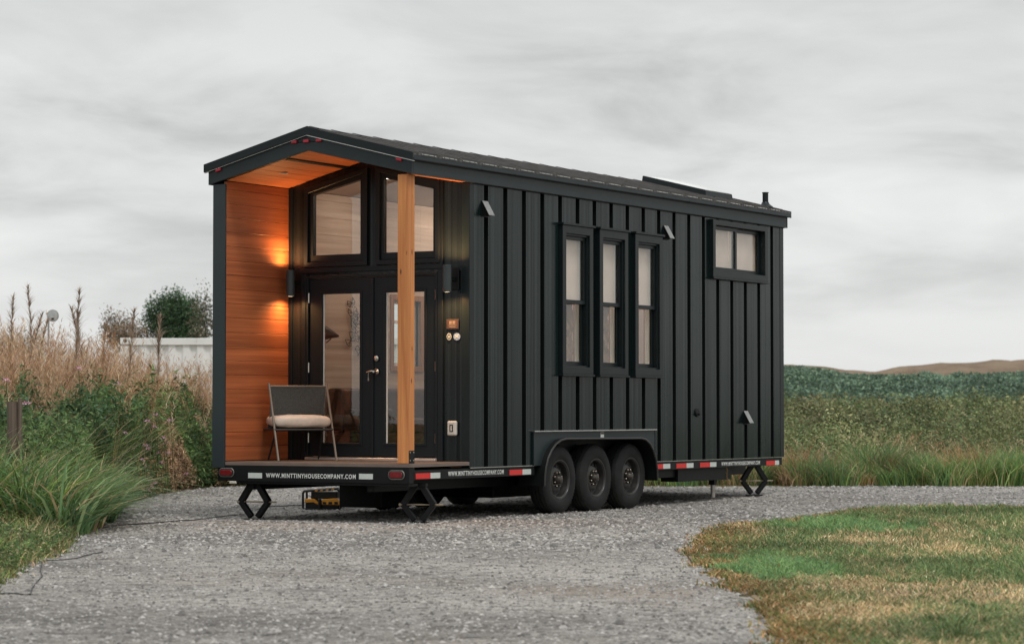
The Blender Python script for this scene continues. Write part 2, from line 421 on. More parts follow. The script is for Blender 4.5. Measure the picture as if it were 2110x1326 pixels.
# doors
fr=MB().ring([(-2.178,.07),(-.405,.07),(-.405,2.155),(-2.178,2.155)],[(-2.15,.105),(-.436,.105),(-.436,2.125),(-2.15,2.125)],1,D-.012,D+.1).build('door_frame',M['doorpaint'],house,bevel=.003)
def door(x0,x1,g0,g1,hx,knob):
    d=MB().ring([(x0,.112),(x1,.112),(x1,2.12),(x0,2.12)],[(g0-.025,.24),(g1+.025,.24),(g1+.025,1.97),(g0-.025,1.97)],1,D+.012,D+.056).build('door',M['doorpaint'],house,bevel=.003)
    MB().ring([(g0-.03,.235),(g1+.03,.235),(g1+.03,1.975),(g0-.03,1.975)],[(g0,.265),(g1,.265),(g1,1.945),(g0,1.945)],1,D+.002,D+.060).build('glazing_bead',M['doorpaint'],d,bevel=.004)
    MB().box(g0-.005,g0+.012,D+.024,D+.036,.262,1.948).build('glass_edge_seal',M['vinyl'],d)
    MB().box(g0+.012,g1,D+.028,D+.032,.262,1.948).build('door_glass',M['glass'],d)
    for z in (.32,1.115,1.905):
        MB().cyl((hx,D+.0,z-.055),(hx,D+.0,z+.055),.009,10).build('hinge',M['nickel'],d,smooth=True)
    if knob:
        kx=-1.219
        MB().lathe([(0,.030),(-.014,.030),(-.018,.024),(-.018,.0001)],(kx,D+.002,1.21),1,24).box(kx-.004,kx+.004,D-.025,D-.014,1.195,1.225).build('deadbolt',M['nickel'],d,smooth=True)
        m2=MB().lathe([(0,.034),(-.010,.034),(-.016,.026),(-.05,.013),(-.06,.013)],(kx,D+.002,1.063),1,24)
        m2.tube([(kx,D-.052,1.063),(kx-.03,D-.057,1.068),(kx-.075,D-.055,1.062),(kx-.10,D-.05,1.055)],[.013,.012,.010,.008],10)
        m2.lathe([(-.052,.016),(-.066,.012),(-.066,.0001)],(kx,D,1.063),1,16)
        m2.build('door_handle',M['nickel'],d,smooth=True)
        MB().tube([(kx-.07,D-.058,1.05),(kx-.072,D-.06,1.02),(kx-.07,D-.06,.98)],.004,6).box(kx-.078,kx-.062,D-.062,D-.059,.96,.99).build('key_tag',M['galv'],d)
door(-2.148,-1.279,-1.963,-1.453,-2.150,False)
door(-1.273,-.438,-1.104,-.591,-.436,True)
MB().box(-1.300,-1.262,D-.006,D+.01,.115,2.118).build('door_astragal',M['doorpaint'],house,bevel=.004)
MB().box(-2.17,-.41,D-.05,D+.02,.070,.100).build('threshold',M['sill_metal'],house,bevel=.004)
# plate, stickers, outlet
pl=MB().box(-.29,-.128,D-.014,D-.008,1.517,1.630).build('name_plate',M['copper'],house,bevel=.004)
MB().box(-.281,-.137,D-.0165,D-.0145,1.526,1.621).build('plate_face',plain('plate_brown',(.05,.025,.02),.5),pl)
mm=MB(); mm.box(-.25,-.215,D-.018,D-.0170,1.575,1.61); mm.box(-.205,-.17,D-.018,D-.0170,1.575,1.61); mm.box(-.262,-.155,D-.018,D-.0170,1.558,1.566); mm.box(-.25,-.165,D-.018,D-.0170,1.540,1.549)
mm.build('plate_emblem',plain('plate_lettering',(.16,.125,.10),.5,0,.3,60),pl)
s1=MB().lathe([(0,.0001),(0,.039)],(0,0,0),1,24); s1.v=[(x*.8-.256,D-.0085,z+1.439) for x,y,z in s1.v]; s1=s1.build('sticker',M['sticker_g'],house)
s3=MB().lathe([(0,.018),(0,.028)],(0,0,0),1,24); s3.v=[(x*.8-.256,D-.0095,z+1.439) for x,y,z in s3.v]; s3.build('sticker_emblem',M['blackpl'],s1)
s2=MB().lathe([(0,.0001),(0,.040)],(0,0,0),1,24); s2.v=[(x*1.15-.154,D-.0085,z+1.438) for x,y,z in s2.v]; s2=s2.build('sticker',M['sticker_b'],house)
s4=MB().bar((-.18,D-.0095,1.42),(-.13,D-.0095,1.46),.010,.002,(0,1,0)).bar((-.18,D-.010,1.455),(-.13,D-.010,1.425),.008,.002,(0,1,0)); s4.build('sticker_emblem',M['white_tape'],s2)
oc=MB().box(-.258,-.142,D-.05,D-.006,.352,.514).build('outlet_cover',M['offwhite'],house,bevel=.018,seg=3)
MB().ring([(-.222,.395),(-.178,.395),(-.178,.475),(-.222,.475)],[(-.212,.405),(-.190,.405),(-.190,.465),(-.212,.465)],1,D-.053,D-.049).build('outlet_slot',M['blackpl'],oc)
# wall lamps
def lamp(x,y):
    l=MB().lathe([(-.146,.0001),(-.146,.040),(-.15,.046),(-.146,.050),(.146,.050),(.15,.046),(.146,.040),(.146,.0001)],(x,y,2.07),2,28).build('wall_lamp',M['lampcyl'],house,smooth=True)
    MB().box(x-.018,x+.018,y+.048,D-.024,2.045,2.095).box(x-.055,x+.055,D-.024,D-.007,1.95,2.19).build('lamp_bracket',M['black'],l,bevel=.004)
    for zz in (2.07-.1475,2.07+.1475): MB().lathe([(0,.0001),(0,.038)],(x,y,zz),2,20).build('lamp_lens',M['warm_em'],l)
    for s in (1,-1):
        d=bpy.data.lights.new('lamp_light','SPOT'); d.energy=LAMPW*(1.0 if s>0 else .75); d.color=(1,.52,.20); d.spot_size=R(162); d.spot_blend=1.0; d.shadow_soft_size=.03
        o=bpy.data.objects.new('lamp_light',d); o.location=(x,y,2.07+s*.152); o.rotation_euler=(R(180) if s>0 else 0,0,0); col.objects.link(o); o.parent=l
LAMPW=60
lamp(-2.285,D-.17); LAMPW=95
lamp(-.182,D-.17)
# ---- post
p=MB().box(-.153,-.016,.004,.128,.068,3.128).build('porch_post',M['post'],house,bevel=.006,seg=2)
b_=MB().box(-.015,-.009,.018,.120,-.02,.205).build('post_bracket',M['black'],p,bevel=.002)
for yy in (.035,.103):
    for zz in (.03,.10,.185): MB().lathe([(0,.0001),(.004,.005),(0,.009)],(-.009,yy,zz),0,8).build('bolt',M['galv'],p)
# header beam on porch side
MB().box(-.12,.02,.13,D-.005,3.135,3.16).build('porch_header',M['ceil'],house)
# ---- fascia & roof
fz=lambda x:3.437-.2336*abs(x-RX)
ft=lambda x:3.61-.249*abs(x-RX)
x0,x1=RX-1.345,RX+1.345
mb=MB(); mb.prism([(x0,fz(x0)),(RX,fz(RX)),(x1,fz(x1)),(x1,ft(x1)),(RX,ft(RX)),(x0,ft(x0))],1,-.034,-.006); H(mb,'front_fascia',M['fascia'],bevel=.003)
rt=lambda x:3.69-.249*abs(x-RX)
xa,xb=RX-1.382,RX+1.382
def band(m,y0,y1,t0,t1):
    m.prism([(xa,rt(xa)+t0),(RX,rt(RX)+t0),(xb,rt(xb)+t0),(xb,rt(xb)+t1),(RX,rt(RX)+t1),(xa,rt(xa)+t1)],1,y0,y1)
mb=MB(); band(mb,-.075,-.055,-.085,.004); H(mb,'rake_trim',M['trim'],bevel=.002)
mb=MB(); band(mb,-.060,-.035,-.092,-.0855); H(mb,'drip_edge',M['zinc'])
mb=MB(); mb.prism([(xa,rt(xa)-.05),(RX,rt(RX)-.05),(xb,rt(xb)-.05),(xb,rt(xb)-.012),(RX,rt(RX)-.012),(xa,rt(xa)-.012)],1,-.054,L+.06)
roof=H(mb,'roof',M['roof'])
# ribs and minor striations
mb=MB()
def sl(y,w,h,x_from=None):
    for sgn in (1,-1):
        xe=RX+sgn*1.395; a=Vector((RX,y,3.69-.012+h/2)); b=Vector((xe,y,rt(xe)-.012+h/2)); mb.bar(a,b,w,h,(0,0,1))
y=.02
k=0
while y<L+.05:
    sl(y,.03 if k%4==0 else .014,.03 if k%4==0 else .009); y+=.10325; k+=1
mb.build('roof_ribs',M['roof'],roof)
mb=MB(); 
for sgn in (1,-1): 
    mb.prism([(RX,3.702),(RX+sgn*.12,3.702-.030),(RX+sgn*.12,3.697-.030),(RX,3.697)],1,-.05,L+.05)
mb.build('ridge_cap',M['trim'],roof)
# eave fascia along both sides
for sgn in (1,-1):
    xo=RX+sgn*1.345
    m1=MB().box(xo-sgn*.025,xo,-.004,L+.03,3.123,ft(xo)-.005).build('eave_fascia',M['fascia'],house,bevel=.003)
    m2=MB().box(xo+sgn*.001,xo+sgn*.038,-.05,L+.06,3.272,3.325)
    m2.build('eave_trim',M['fascia'],house,bevel=.003)
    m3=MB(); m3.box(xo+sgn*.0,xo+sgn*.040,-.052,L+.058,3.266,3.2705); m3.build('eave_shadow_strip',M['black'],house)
# bright metal pieces added as sky glints on the pan ends between ribs
mb=MB(); k=0; y=.02
while y+.413<L+.05:
    mb.box(RX+1.372,RX+1.394,y+.04+.03,y+.413-.06,rt(RX+1.39)-.012,rt(RX+1.39)-.004); y+=.413
mb.build('eave_glints',M['zinc'],roof)
MB().prism([(x0,fz(x0)),(RX,fz(RX)),(x1,fz(x1)),(x1,ft(x1)),(RX,ft(RX)),(x0,ft(x0))],1,L+.006,L+.034).build('rear_fascia',M['fascia'],house)
mb=MB(); band(mb,L+.062,L+.08,-.085,.004); H(mb,'rake_trim',M['trim'])
# soffit under side eave
MB().box(-.0,.024,D,L,3.118,3.124).box(-.10,.002,D,L,3.132,3.2).build('soffit',M['trim'],house)
# small screws on eave trim
y=.6
while y<L: MB().lathe([(0,.009),(.006,.006),(.006,.0001)],(x1+.038,y,3.274),0,8).build('eave_screw',M['black'],house); y+=.72
# ---- skylight
def rp(x,y,h): # point above roof surface
    return (x,y,rt(x)-.012+h)
mb=MB(); xs0,xs1,ys0,ys1=-1.26,-.30,7.60,8.42
vs=[rp(xs0,ys0,0),rp(xs1,ys0,0),rp(xs1,ys1,0),rp(xs0,ys1,0),rp(xs0+.01,ys0+.01,.098),rp(xs1-.01,ys0+.01,.098),rp(xs1-.01,ys1-.01,.098),rp(xs0+.01,ys1-.01,.098)]
mb.add(vs,[(0,1,5,4),(1,2,6,5),(2,3,7,6),(3,0,4,7),(4,5,6,7)])
sk=H(mb,'skylight',M['trim'],bevel=.006)
mb=MB(); vs=[];n=12
for i in range(n+1):
    for j in range(n+1):
        u,v=i/n,j/n; h=.100+.032*(1-(2*u-1)**4)*(1-(2*v-1)**4)
        vs.append(rp(xs0+.02+(xs1-xs0-.04)*u,ys0+.02+(ys1-ys0-.04)*v,h))
mb.add(vs,[(i*(n+1)+j,(i+1)*(n+1)+j,(i+1)*(n+1)+j+1,i*(n+1)+j+1) for i in range(n) for j in range(n)])
mb.build('skylight_dome',plain('milky_acrylic',(.72,.74,.73),.12,0,.02,2),sk,smooth=True)
# vent pipe
vx,vy=-.13,9.07; vz=rt(vx)-.01
vp=MB().lathe([(-.04,.115),(.01,.105),(.045,.06),(.075,.045),(.075,.040),(.20,.040),(.20,.0001)],(vx,vy,vz),2,24).build('vent_pipe',M['trim'],house,smooth=True)
MB().lathe([(.196,.045),(.208,.045),(.208,.0001)],(vx,vy,vz),2,24).build('vent_cap',M['black'],vp,smooth=True)
# ---- side windows
def dh_window(y0,y1):
    z0,z1=1.05,2.785
    w=MB().ring([(y0,z0),(y1,z0),(y1,z1),(y0,z1)],[(y0+.085,z0+.085),(y1-.085,z0+.085),(y1-.085,z1-.095),(y0+.085,z1-.095)],0,-.05,.055)
    w=w.build('window',M['trim'],house,bevel=.004)
    MB().box(.0,.078,y0-.02,y1+.02,z1+.001,z1+.028).build('head_flashing',M['trim'],w,bevel=.003)
    MB().box(.0,.070,y0-.015,y1+.015,z0-.022,z0-.001).build('sill',M['trim'],w,bevel=.003)
    a,b=y0+.108,y1-.202+.0
    a=y0+.105; b=y1-.204+.0
    # frame inside trim
    MB().ring([(y0+.083,z0+.083),(y1-.083,z0+.083),(y1-.083,z1-.093),(y0+.083,z1-.093)],[(y0+.105,z0+.105),(y1-.105,z0+.105),(y1-.105,z1-.118),(y0+.105,z1-.118)],0,-.13,.028).build('window_frame',M['trim'],w,bevel=.003)
    # upper sash (outer), lower sash (inner)
    for (za,zb,xx,nm) in ((1.875,z1-.12,.005,'upper_sash'),(z0+.105,1.925,-.032,'lower_sash')):
        s=MB().ring([(y0+.106,za),(y1-.106,za),(y1-.106,zb),(y0+.106,zb)],[(y0+.146,za+.048),(y1-.146,za+.048),(y1-.146,zb-.04),(y0+.146,zb-.04)],0,xx-.03,xx).build(nm,M['trim'],w,bevel=.003)
        MB().box(xx-.018,xx-.014,y0+.146,y1-.146,za+.048,zb-.04).build('window_pane',M['glass'],w)
    BL=MB().box(-.079,-.076,y0+.128,y1-.128,1.90,z1-.142).build('reflection_panel',M['pane_sheen'],w)  # added sheet, soft sky reflection of the upper pane put into its colour
    # inner reveals
    MB().ring([(y0+.108,z0+.108),(y1-.108,z0+.108),(y1-.108,z1-.12),(y0+.108,z1-.12)],[(y0+.125,z0+.12),(y1-.125,z0+.12),(y1-.125,z1-.14),(y0+.125,z1-.14)],0,-.13,-.066).build('inner_frame',M['vinyl'],w)
    MB().ring([(y0+.06,z0+.06),(y1-.06,z0+.06),(y1-.06,z1-.07),(y0+.06,z1-.07)],[(y0+.11,z0+.11),(y1-.10,z0+.11),(y1-.10,z1-.125),(y0+.11,z1-.125)],0,-.168,-.132).build('inner_casing',M['intwood'],w)
    return w
for a,b in wins: dh_window(a,b)
# sliding window
y0,y1,z0,z1=7.099,8.753,2.352,3.10
w=MB().ring([(y0,z0),(y1,z0),(y1,z1),(y0,z1)],[(y0+.075,z0+.085),(y1-.085,z0+.085),(y1-.085,z1-.07),(y0+.075,z1-.07)],0,-.05,.055).build('window',M['trim'],house,bevel=.004)
MB().box(.0,.070,y0-.015,y1+.015,z0-.022,z0-.001).build('sill',M['trim'],w,bevel=.003)
for a,b,xx in ((y0+.078,y0+.80,.005),(y0+.76,y1-.088,-.025)):
    MB().ring([(a,z0+.088),(b,z0+.088),(b,z1-.073),(a,z1-.073)],[(a+.04,z0+.14),(b-.055,z0+.14),(b-.055,z1-.12),(a+.04,z1-.12)],0,xx-.03,xx).build('sash',M['trim'],w,bevel=.003)
    MB().box(xx-.018,xx-.014,a+.04,b-.055,z0+.14,z1-.12).build('window_pane',M['glass'],w)
MB().box(-.10,-.06,y0+.765,y0+.80,z0+.09,z1-.08).build('inner_frame',M['vinyl'],w)
MB().box(-.079,-.076,y0+.10,y0+.70,z0+.10,z1-.09).build('reflection_panel',M['pane_sheen'],w)  # added sheets behind both sliding panes, sky reflection painted in
MB().box(-.079,-.076,y0+.83,y1-.11,z0+.10,z1-.09).build('reflection_panel',M['pane_sheen'],w)
MB().ring([(y0+.03,z0+.03),(y1-.03,z0+.03),(y1-.03,z1-.02),(y0+.03,z1-.02)],[(y0+.09,z0+.10),(y1-.10,z0+.10),(y1-.10,z1-.085),(y0+.09,z1-.085)],0,-.19,-.132).build('inner_casing',M['intwood'],w)
# side vents (small hoods)
def hood(y,z):
    h=MB()
    w_,hh,dd=.055,.15,.085
    h.add([(0,y-w_,z+.075),(dd,y-w_,z-.072),(0,y-w_,z-.085)],[(0,1,2)]).add([(0,y+w_,z+.075),(dd,y+w_,z-.072),(0,y+w_,z-.085)],[(0,2,1)])
    h.box(-.002,.006,y-w_-.015,y+w_+.015,z-.095,z+.08); h.add([(0,y-w_,z-.08),(dd,y-w_,z-.06),(dd,y+w_,z-.06),(0,y+w_,z-.08)],[(0,1,2,3)])
    o=h.build('wall_vent',M['black'],house,normals=False)
    e=.004; MB().add([(0.007,y-w_-e,z+.084),(dd+.01,y-w_-e,z-.072),(dd+.01,y+w_+e,z-.072),(0.007,y+w_+e,z+.084),(0.007,y-w_-e,z+.077),(dd+.01,y-w_-e,z-.079),(dd+.01,y+w_+e,z-.079),(0.007,y+w_+e,z+.077)],[(0,1,2,3),(7,6,5,4),(0,4,5,1),(1,5,6,2),(2,6,7,3)]).build('vent_hood',plain('lit_vent_metal',(.25,.26,.255),.35,.2,.15,20),o)  # hood top painted pale over a black shell, as if lit from above
hood(1.52,2.86); hood(5.87,2.855); hood(8.15,.54)
MB().lathe([(0,.055),(.02,.05),(.02,.0001)],(0.0,6.72,.60),0,20).lathe([(.02,.012),(.05,.012),(.05,.0001)],(0,6.72,.58),0,10).build('hose_inlet',M['black'],house,smooth=True)
# ================================================================= TRAILER
# front beam and side beams
fr=MB().box(-2.50,0.0,0.0,.09,-.145,.026).build('trailer_front_beam',M['black'],house,bevel=.004)
MB().box(-2.30,-.02,.02,.2,-.172,-.147).build('trailer_lower_flange',M['black'],house)
sb=MB().box(-.09,-.003,.092,2.62,-.108,-.004).box(-.012,.004,1.2,2.60,-.006,.008)
sb.build('trailer_side_beam',M['black'],house,bevel=.003)
MB().box(-.09,-.003,5.49,9.30,-.112,-.006).build('trailer_side_beam',M['black'],house,bevel=.003)
MB().box(-2.585,-2.50,.092,9.30,-.108,-.004).build('trailer_side_beam',M['black'],house)
for ya,yb,zq in ((1.2,2.60,-.003),(5.50,L+.02,-.009)): MB().box(-.02,.014,ya,yb,zq,zq+.008).build('wall_base_flashing',M['zinc'],house)
mb=MB()
for x in (-2.15,-.55): mb.box(x-.05,x+.05,.1,9.2,-.24,-.11)
y=.6
while y<9.2: mb.box(-2.5,-.09,y,y+.05,-.11,-.01); y+=.6
H(mb,'trailer_chassis',M['black'])
MB().box(-2.50,-.30,.1,9.3,-.012,-.004).build('underside_sheet',M['black'],house)
# deeper channel behind wheels, rear box, tongue
mb=MB(); mb.box(-.30,-.12,5.4,6.4,-.215,-.112).box(-.33,-.08,6.35,7.88,-.275,-.112)
H(mb,'chassis_channel',M['black'],bevel=.004)
mb=MB(); mb.box(-1.9,-.9,3.2,5.2,-.4,-.24); H(mb,'water_tank',M['black'],bevel=.02)
MB().box(-2.35,-1.75,2.1,2.75,-.50,-.15).build('underfloor_box',M['black'],house,bevel=.01)
tj=MB().cyl((-.16,7.50,-.30),(-.16,7.50,-.505),.030,12).build('support_leg',M['galv'],house)
MB().box(-.20,-.12,7.46,7.54,-.34,-.27).build('leg_collar',M['black'],tj)
# safety chain (hanging links)
mb=MB()
for s_,(ya,off) in enumerate(((7.66,.0),(7.74,.02),(7.70,-.03))):
    for k in range(9):
        zc=-.14-.028*k+(.01*s_); a=MB(); t=[(0.013*math.cos(u)*(1 if k%2 else .2)+-.10+off,ya+.013*math.cos(u)*(.3 if k%2 else 1)+.01*math.sin(k*1.7),zc+.02*math.sin(u)) for u in np.linspace(0,2*math.pi,9)]
        mb.tube(t,.0045,5)
H(mb,'safety_chain',M['brass'])
# fender panel with wheel arch
arch=[(2.70,-.235),(2.705,-.12),(2.73,-.02),(2.78,.08),(2.86,.17),(2.96,.24),(3.08,.283),(3.20,.297),(5.04,.287),(5.16,.27),(5.27,.22),(5.36,.14),(5.43,.03),(5.465,-.09),(5.475,-.235)]
out=[(2.56,0.0),(2.56,.385)]
poly=[(2.56,.0),(2.56,.385),(5.535,.380),(5.535,-.01)]+[(a,b) for a,b in arch[::-1] if b>-.005 ]+[(2.733,0.0)]
fp=MB()
# build as strips between arch and the outline top
ar=[(a,b) for a,b in arch if b>-.03]
ar=[(2.725,0.0)]+[q for q in ar if q[1]>.001]+[(5.455,-.01)]
for (a,b),(c,d) in zip(ar[:-1],ar[1:]):
    fp.prism([(a,b),(c,d),(c,.382),(a,.382)],0,.006,.020)
fp.prism([(2.56,0),(2.725,0),(2.725,.382),(2.56,.382)],0,.006,.020)
fp.prism([(5.455,-.01),(5.535,-.01),(5.535,.382),(5.455,.382)],0,.006,.020)
fd=fp.build('fender_panel',M['fascia'],house)
MB().box(-.0,.045,2.55,5.545,.3835,.398).build('fender_top_trim',M['zinc'],fd,bevel=.002)
MB().box(.0201,.024,2.556,2.570,.0,.383).box(.0201,.024,5.526,5.538,-.012,.383).build('fender_edge',M['trim'],fd)
MB().box(.021,.024,4.135,4.215,.30,.375).build('fender_label',M['white_tape'],fd)
MB().box(.0245,.026,4.14,4.21,.345,.372).build('fender_label_print',M['copper'],fd)
fl=MB(); w0,w1=-.26,.085
n_=len(arch); vs=[]
cen=(4.08,-.25)
for a,b in arch:
    d=Vector((a-cen[0],(b-cen[1])*2.2)).normalized()*.012
    vs+=[(w0,a,b),(w1,a,b),(w1,a+d.x,b+d.y),(w0,a+d.x,b+d.y)]
fs=[]
for i in range(n_-1):
    for k in range(4): fs.append((i*4+k,i*4+(k+1)%4,(i+1)*4+(k+1)%4,(i+1)*4+k))
fl.add(vs,fs); 
flare=fl.build('wheel_arch',M['black'],house,smooth=True)
MB().tube([(w1,a,b+.004) for a,b in arch],.013,8).build('arch_lip',M['rim'],flare,smooth=True)
MB().box(-.285,-.265,2.56,5.54,-.12,.36).box(-.264,-.002,2.6,5.52,.334,.346).build('wheel_well',M['black'],house)
# wheels
TR=.400
def wheel(y,left=False):
    wz=-.172 if not left else -.172
    tw=.235
    # tyre profile, axial 0 = outer face
    prof=[(-.045,.222),(-.012,.228),(.0,.245),(.004,.285),(.002,.325),(-.008,.360),(-.022,.382),(-.035,.394),(-.050,.400),(-.068,.402),(-.070,.392),(-.078,.392),(-.080,.403),(-.112,.404),(-.114,.392),(-.122,.392),(-.124,.404),(-.156,.403),(-.158,.392),(-.166,.392),(-.168,.402),(-.185,.400),(-.2,.394),(-.213,.382),(-.227,.36),(-.237,.325),(-.239,.285),(-.235,.245),(-.222,.228),(-.19,.222)]
    x=-.025
    s=1
    if left: x=-Wd+.025; s=-1
    q=[(s*a,r) for a,r in prof]
    w=MB().lathe(q,(x,y,wz),0,72,True)
    # shoulder tread blocks
    for k in range(60):
        t=2*math.pi*k/60
        if not left:
            c,sn=math.cos(t),math.sin(t)
            p0=(x-.020,y+.383*c,wz+.383*sn); p1=(x-.066,y+.399*c,wz+.399*sn)
            w.bar(p0,p1,.022,.012,(0,c,sn))
    w=w.build('wheel',M['rubber'],house,smooth=True)
    if left: 
        MB().lathe([(s*-.05,.224),(s*-.08,.2),(s*-.10,.06),(s*-.06,.05),(s*-.06,.0001)],(x,y,wz),0,32).build('rim',M['rim'],w,smooth=True); return w
    rm=MB().lathe([(-.012,.226),(-.006,.232),(-.006,.222),(-.018,.214),(-.022,.206),(-.06,.198),(-.088,.192),(-.092,.176),(-.080,.160),(-.062,.140),(-.052,.118),(-.052,.095),(-.066,.082),(-.07,.060),(-.07,.0001)],(x,y,wz),0,56)
    rm=rm.build('rim',M['rim'],w,smooth=True)
    for k in range(10):
        t=2*math.pi*(k+.3)/10; rr=.150
        MB().lathe([(0,.0001),(0,.0165)],(x-.064,y+rr*math.cos(t),wz+rr*math.sin(t)),0,12).build('rim_hole',M['blackpl'],w)
    hb=MB().lathe([(-.07,.058),(-.02,.052),(-.008,.046),(.008,.040),(.014,.030),(.014,.0001)],(x,y,wz),0,28).build('hub',M['hub'],w,smooth=True)
    for k in range(8):
        t=2*math.pi*(k+.5)/8; rr=.083
        MB().lathe([(-.07,.014),(-.03,.012),(-.022,.007),(-.022,.0001)],(x,y+rr*math.cos(t),wz+rr*math.sin(t)),0,6).build('lug_nut',M['lug'],w)
    return w
for y in (3.257,4.129,5.000): wheel(y); wheel(y,True)
mb=MB()
for y in (3.257,4.129,5.0): mb.cyl((-2.4,y,-.172),(-.25,y,-.172),.045,14)
H(mb,'axles',M['black'])
# jacks
def jack(c,ztop,zfoot,half,axis,tilt=0):
    # scissor jack; axis = direction in which it spreads
    ax=Vector(axis).normalized(); pe=Vector((-ax.y,ax.x,0)); c=Vector(c)
    T=Vector((c.x,c.y,ztop)); B=Vector((c.x,c.y,zfoot)); m=(ztop+zfoot)/2-.005
    j=MB().box(-.09,.09,-.05,.05,0,.035)
    j.v=[tuple(T+ax*p[0]+pe*p[1]+Vector((0,0,p[2]-.012))) for p in j.v]
    j=j.build('stabilizer_jack',M['black'],house,bevel=.003)
    for s in (1,-1):
        side=Vector((c.x,c.y,m))+ax*(s*half)
        MB().bar(T+ax*(s*.035),side,.062,.072,tuple(pe)).build('jack_arm',M['black'],j,bevel=.003)
        MB().bar(B+ax*(s*.04)+Vector((0,0,.03)),side,.056,.066,tuple(pe)).build('jack_arm',M['black'],j,bevel=.003)
    MB().cyl(Vector((c.x,c.y,m))-ax*(half+.05),Vector((c.x,c.y,m))+ax*(half+.10),.009,8).cyl(Vector((c.x,c.y,m))-ax*(half+.045),Vector((c.x,c.y,m))-ax*(half-.02),.022,10).build('jack_screw',M['tan_steel'],j)
    f_=MB().box(-.10,.10,-.06,.06,-.006,.012); f_.v=[tuple(B+ax*p[0]+pe*p[1]+Vector((0,0,p[2]))) for p in f_.v]
    f_.build('foot_plate',M['black'],j)
jack((-2.13,.16,0),-.17,-.569,.17,(.85,.1,0))
jack((-.10,.34,0),-.17,-.569,.17,(.8,.25,0))
jack((-.10,8.62,0),-.11,-.508,.17,(.55,.6,0))
jack((-2.45,8.62,0),-.11,-.505,.17,(.55,.6,0))
# small tow light/plug under front left
MB().box(-2.36,-2.27,-.004,.04,-.175,-.146).build('cable_plug',M['offwhite'],house,bevel=.006)
# lights
def oval(m,xc,z,w,h,y0,y1):
    pts=[]
    for k in range(24):
        t=2*math.pi*k/24; cx_=(w/2-h/2)*(1 if math.cos(t)>0 else -1); pts.append((xc+cx_+h/2*math.cos(t),z+h/2*math.sin(t)))
    m.prism(pts,1,y0,y1)
for xc in (-2.394,-.156):
    z=-.052
    m=MB(); oval(m,xc,z,.208,.100,-.012,-.001); t=m.build('tail_light',M['galv'] ,house,bevel=.002)
    m=MB(); oval(m,xc,z,.194,.086,-.016,-.0125); m.build('light_gasket',M['blackpl'],t)
    m=MB(); oval(m,xc,z,.168,.064,-.024,-.0165); m.build('light_lens',M['red_dim'],t,bevel=.004)
MB().box(-2.515,-2.50,-.004,.06,-.145,-.0).build('beam_end_plate',M['black'],house)
def marker(x,y,z,slope=0):
    o=MB().box(x-.036,x+.036,y-.022,y,z-.020,z+.014); 
    if slope: o.v=[(p[0],p[1],p[2]+slope*(p[0]-x)) for p in o.v]
    o.build('marker_light',M['red_lens'],house,bevel=.006,seg=2)
marker(-1.467,-.034,3.543); marker(-1.306,-.034,3.543); marker(-1.139,-.034,3.543)
marker(-2.494,-.034,3.286,.23); marker(-.104,-.034,3.286,-.23)
MB().tube([(-1.43,-.038,3.535),(-1.38,-.037,3.53),(-1.34,-.038,3.537)],.004,5).tube([(-1.27,-.038,3.537),(-1.2,-.037,3.53),(-1.17,-.038,3.537)],.004,5).build('light_wire',M['black'],house)
# reflective tape
def tape_f(x0,x1,z0,z1,m): MB().box(x0,x1,-.004,-.0005,z0,z1).build('reflector_tape',m,house)
tape_f(-2.101,-1.914,-.110,-.052,M['white_tape']); tape_f(-.635,-.458,-.102,-.044,M['white_tape'])
for (a,b,c,zt) in ((.128,.417,.61,-.036),(2.059,2.345,2.534,-.036),(5.507,5.79,5.98,-.036),(6.151,6.431,6.623,-.038),(6.812,7.097,7.28,-.038),(8.795,9.072,9.20,-.048)):
    t=MB().box(-.0025,.0012,a,b,zt-.060,zt).build('reflector_tape',M['red_tape'],house)
    MB().box(-.0025,.0012,b,c,zt-.060,zt).build('white_half',M['white_tape'],t)
def text(s,w,h,loc,rot,name='web_lettering'):
    cu=bpy.data.curves.new('lettering','FONT'); cu.body=s; cu.space_character=1.22; cu.offset=.022; cu.extrude=.01; cu.resolution_u=3
    o=bpy.data.objects.new('lettering_tmp',cu); col.objects.link(o)
    bpy.context.view_layer.update()
    me=bpy.data.meshes.new_from_object(o.evaluated_get(bpy.context.evaluated_depsgraph_get()))
    bpy.data.objects.remove(o)
    co=np.array([v.co[:] for v in me.vertices]); mn,mx=co.min(0),co.max(0)
    co=(co-mn)/(mx-mn); co[:,0]*=w; co[:,1]*=h; co[:,2]=co[:,2]*.0015
    me.vertices.foreach_set('co',co.ravel()); me.update(); me.materials.clear(); me.materials.append(M['letter'])
    r=bpy.data.objects.new(name,me); col.objects.link(r); r.parent=house; r.location=loc; r.rotation_euler=rot; return r
T='WWW.MINTTINYHOUSECOMPANY.COM'
text(T,1.183,.050,(-1.862,-.0008,-.1025),(R(90),0,0))
text(T,1.162,.052,(-.0022,.773,-.0805),(R(90),0,R(90)))
text(T,1.163,.050,(-.0022,7.434,-.091),(R(90),0,R(90)))
# interior downlights
for (x,y) in ((-1.75,2.2),(-.75,2.3),(-1.75,4.2),(-.75,4.2),(-1.3,7.2),(-1.3,8.6)):
    q=MB().lathe([(0,.0001),(0,.05)],(x,y,ceilz(x)-.010),2,20).build('ceiling_downlight',M['spot_em'],house)
    d=bpy.data.lights.new('ceiling_light','AREA'); d.shape='DISK'; d.size=.12; d.energy=6 if y<3 else 12; d.color=(1,.80,.66)
    o=bpy.data.objects.new('ceiling_light',d); o.location=(x,y,ceilz(x)-.03); col.objects.link(o); o.parent=q
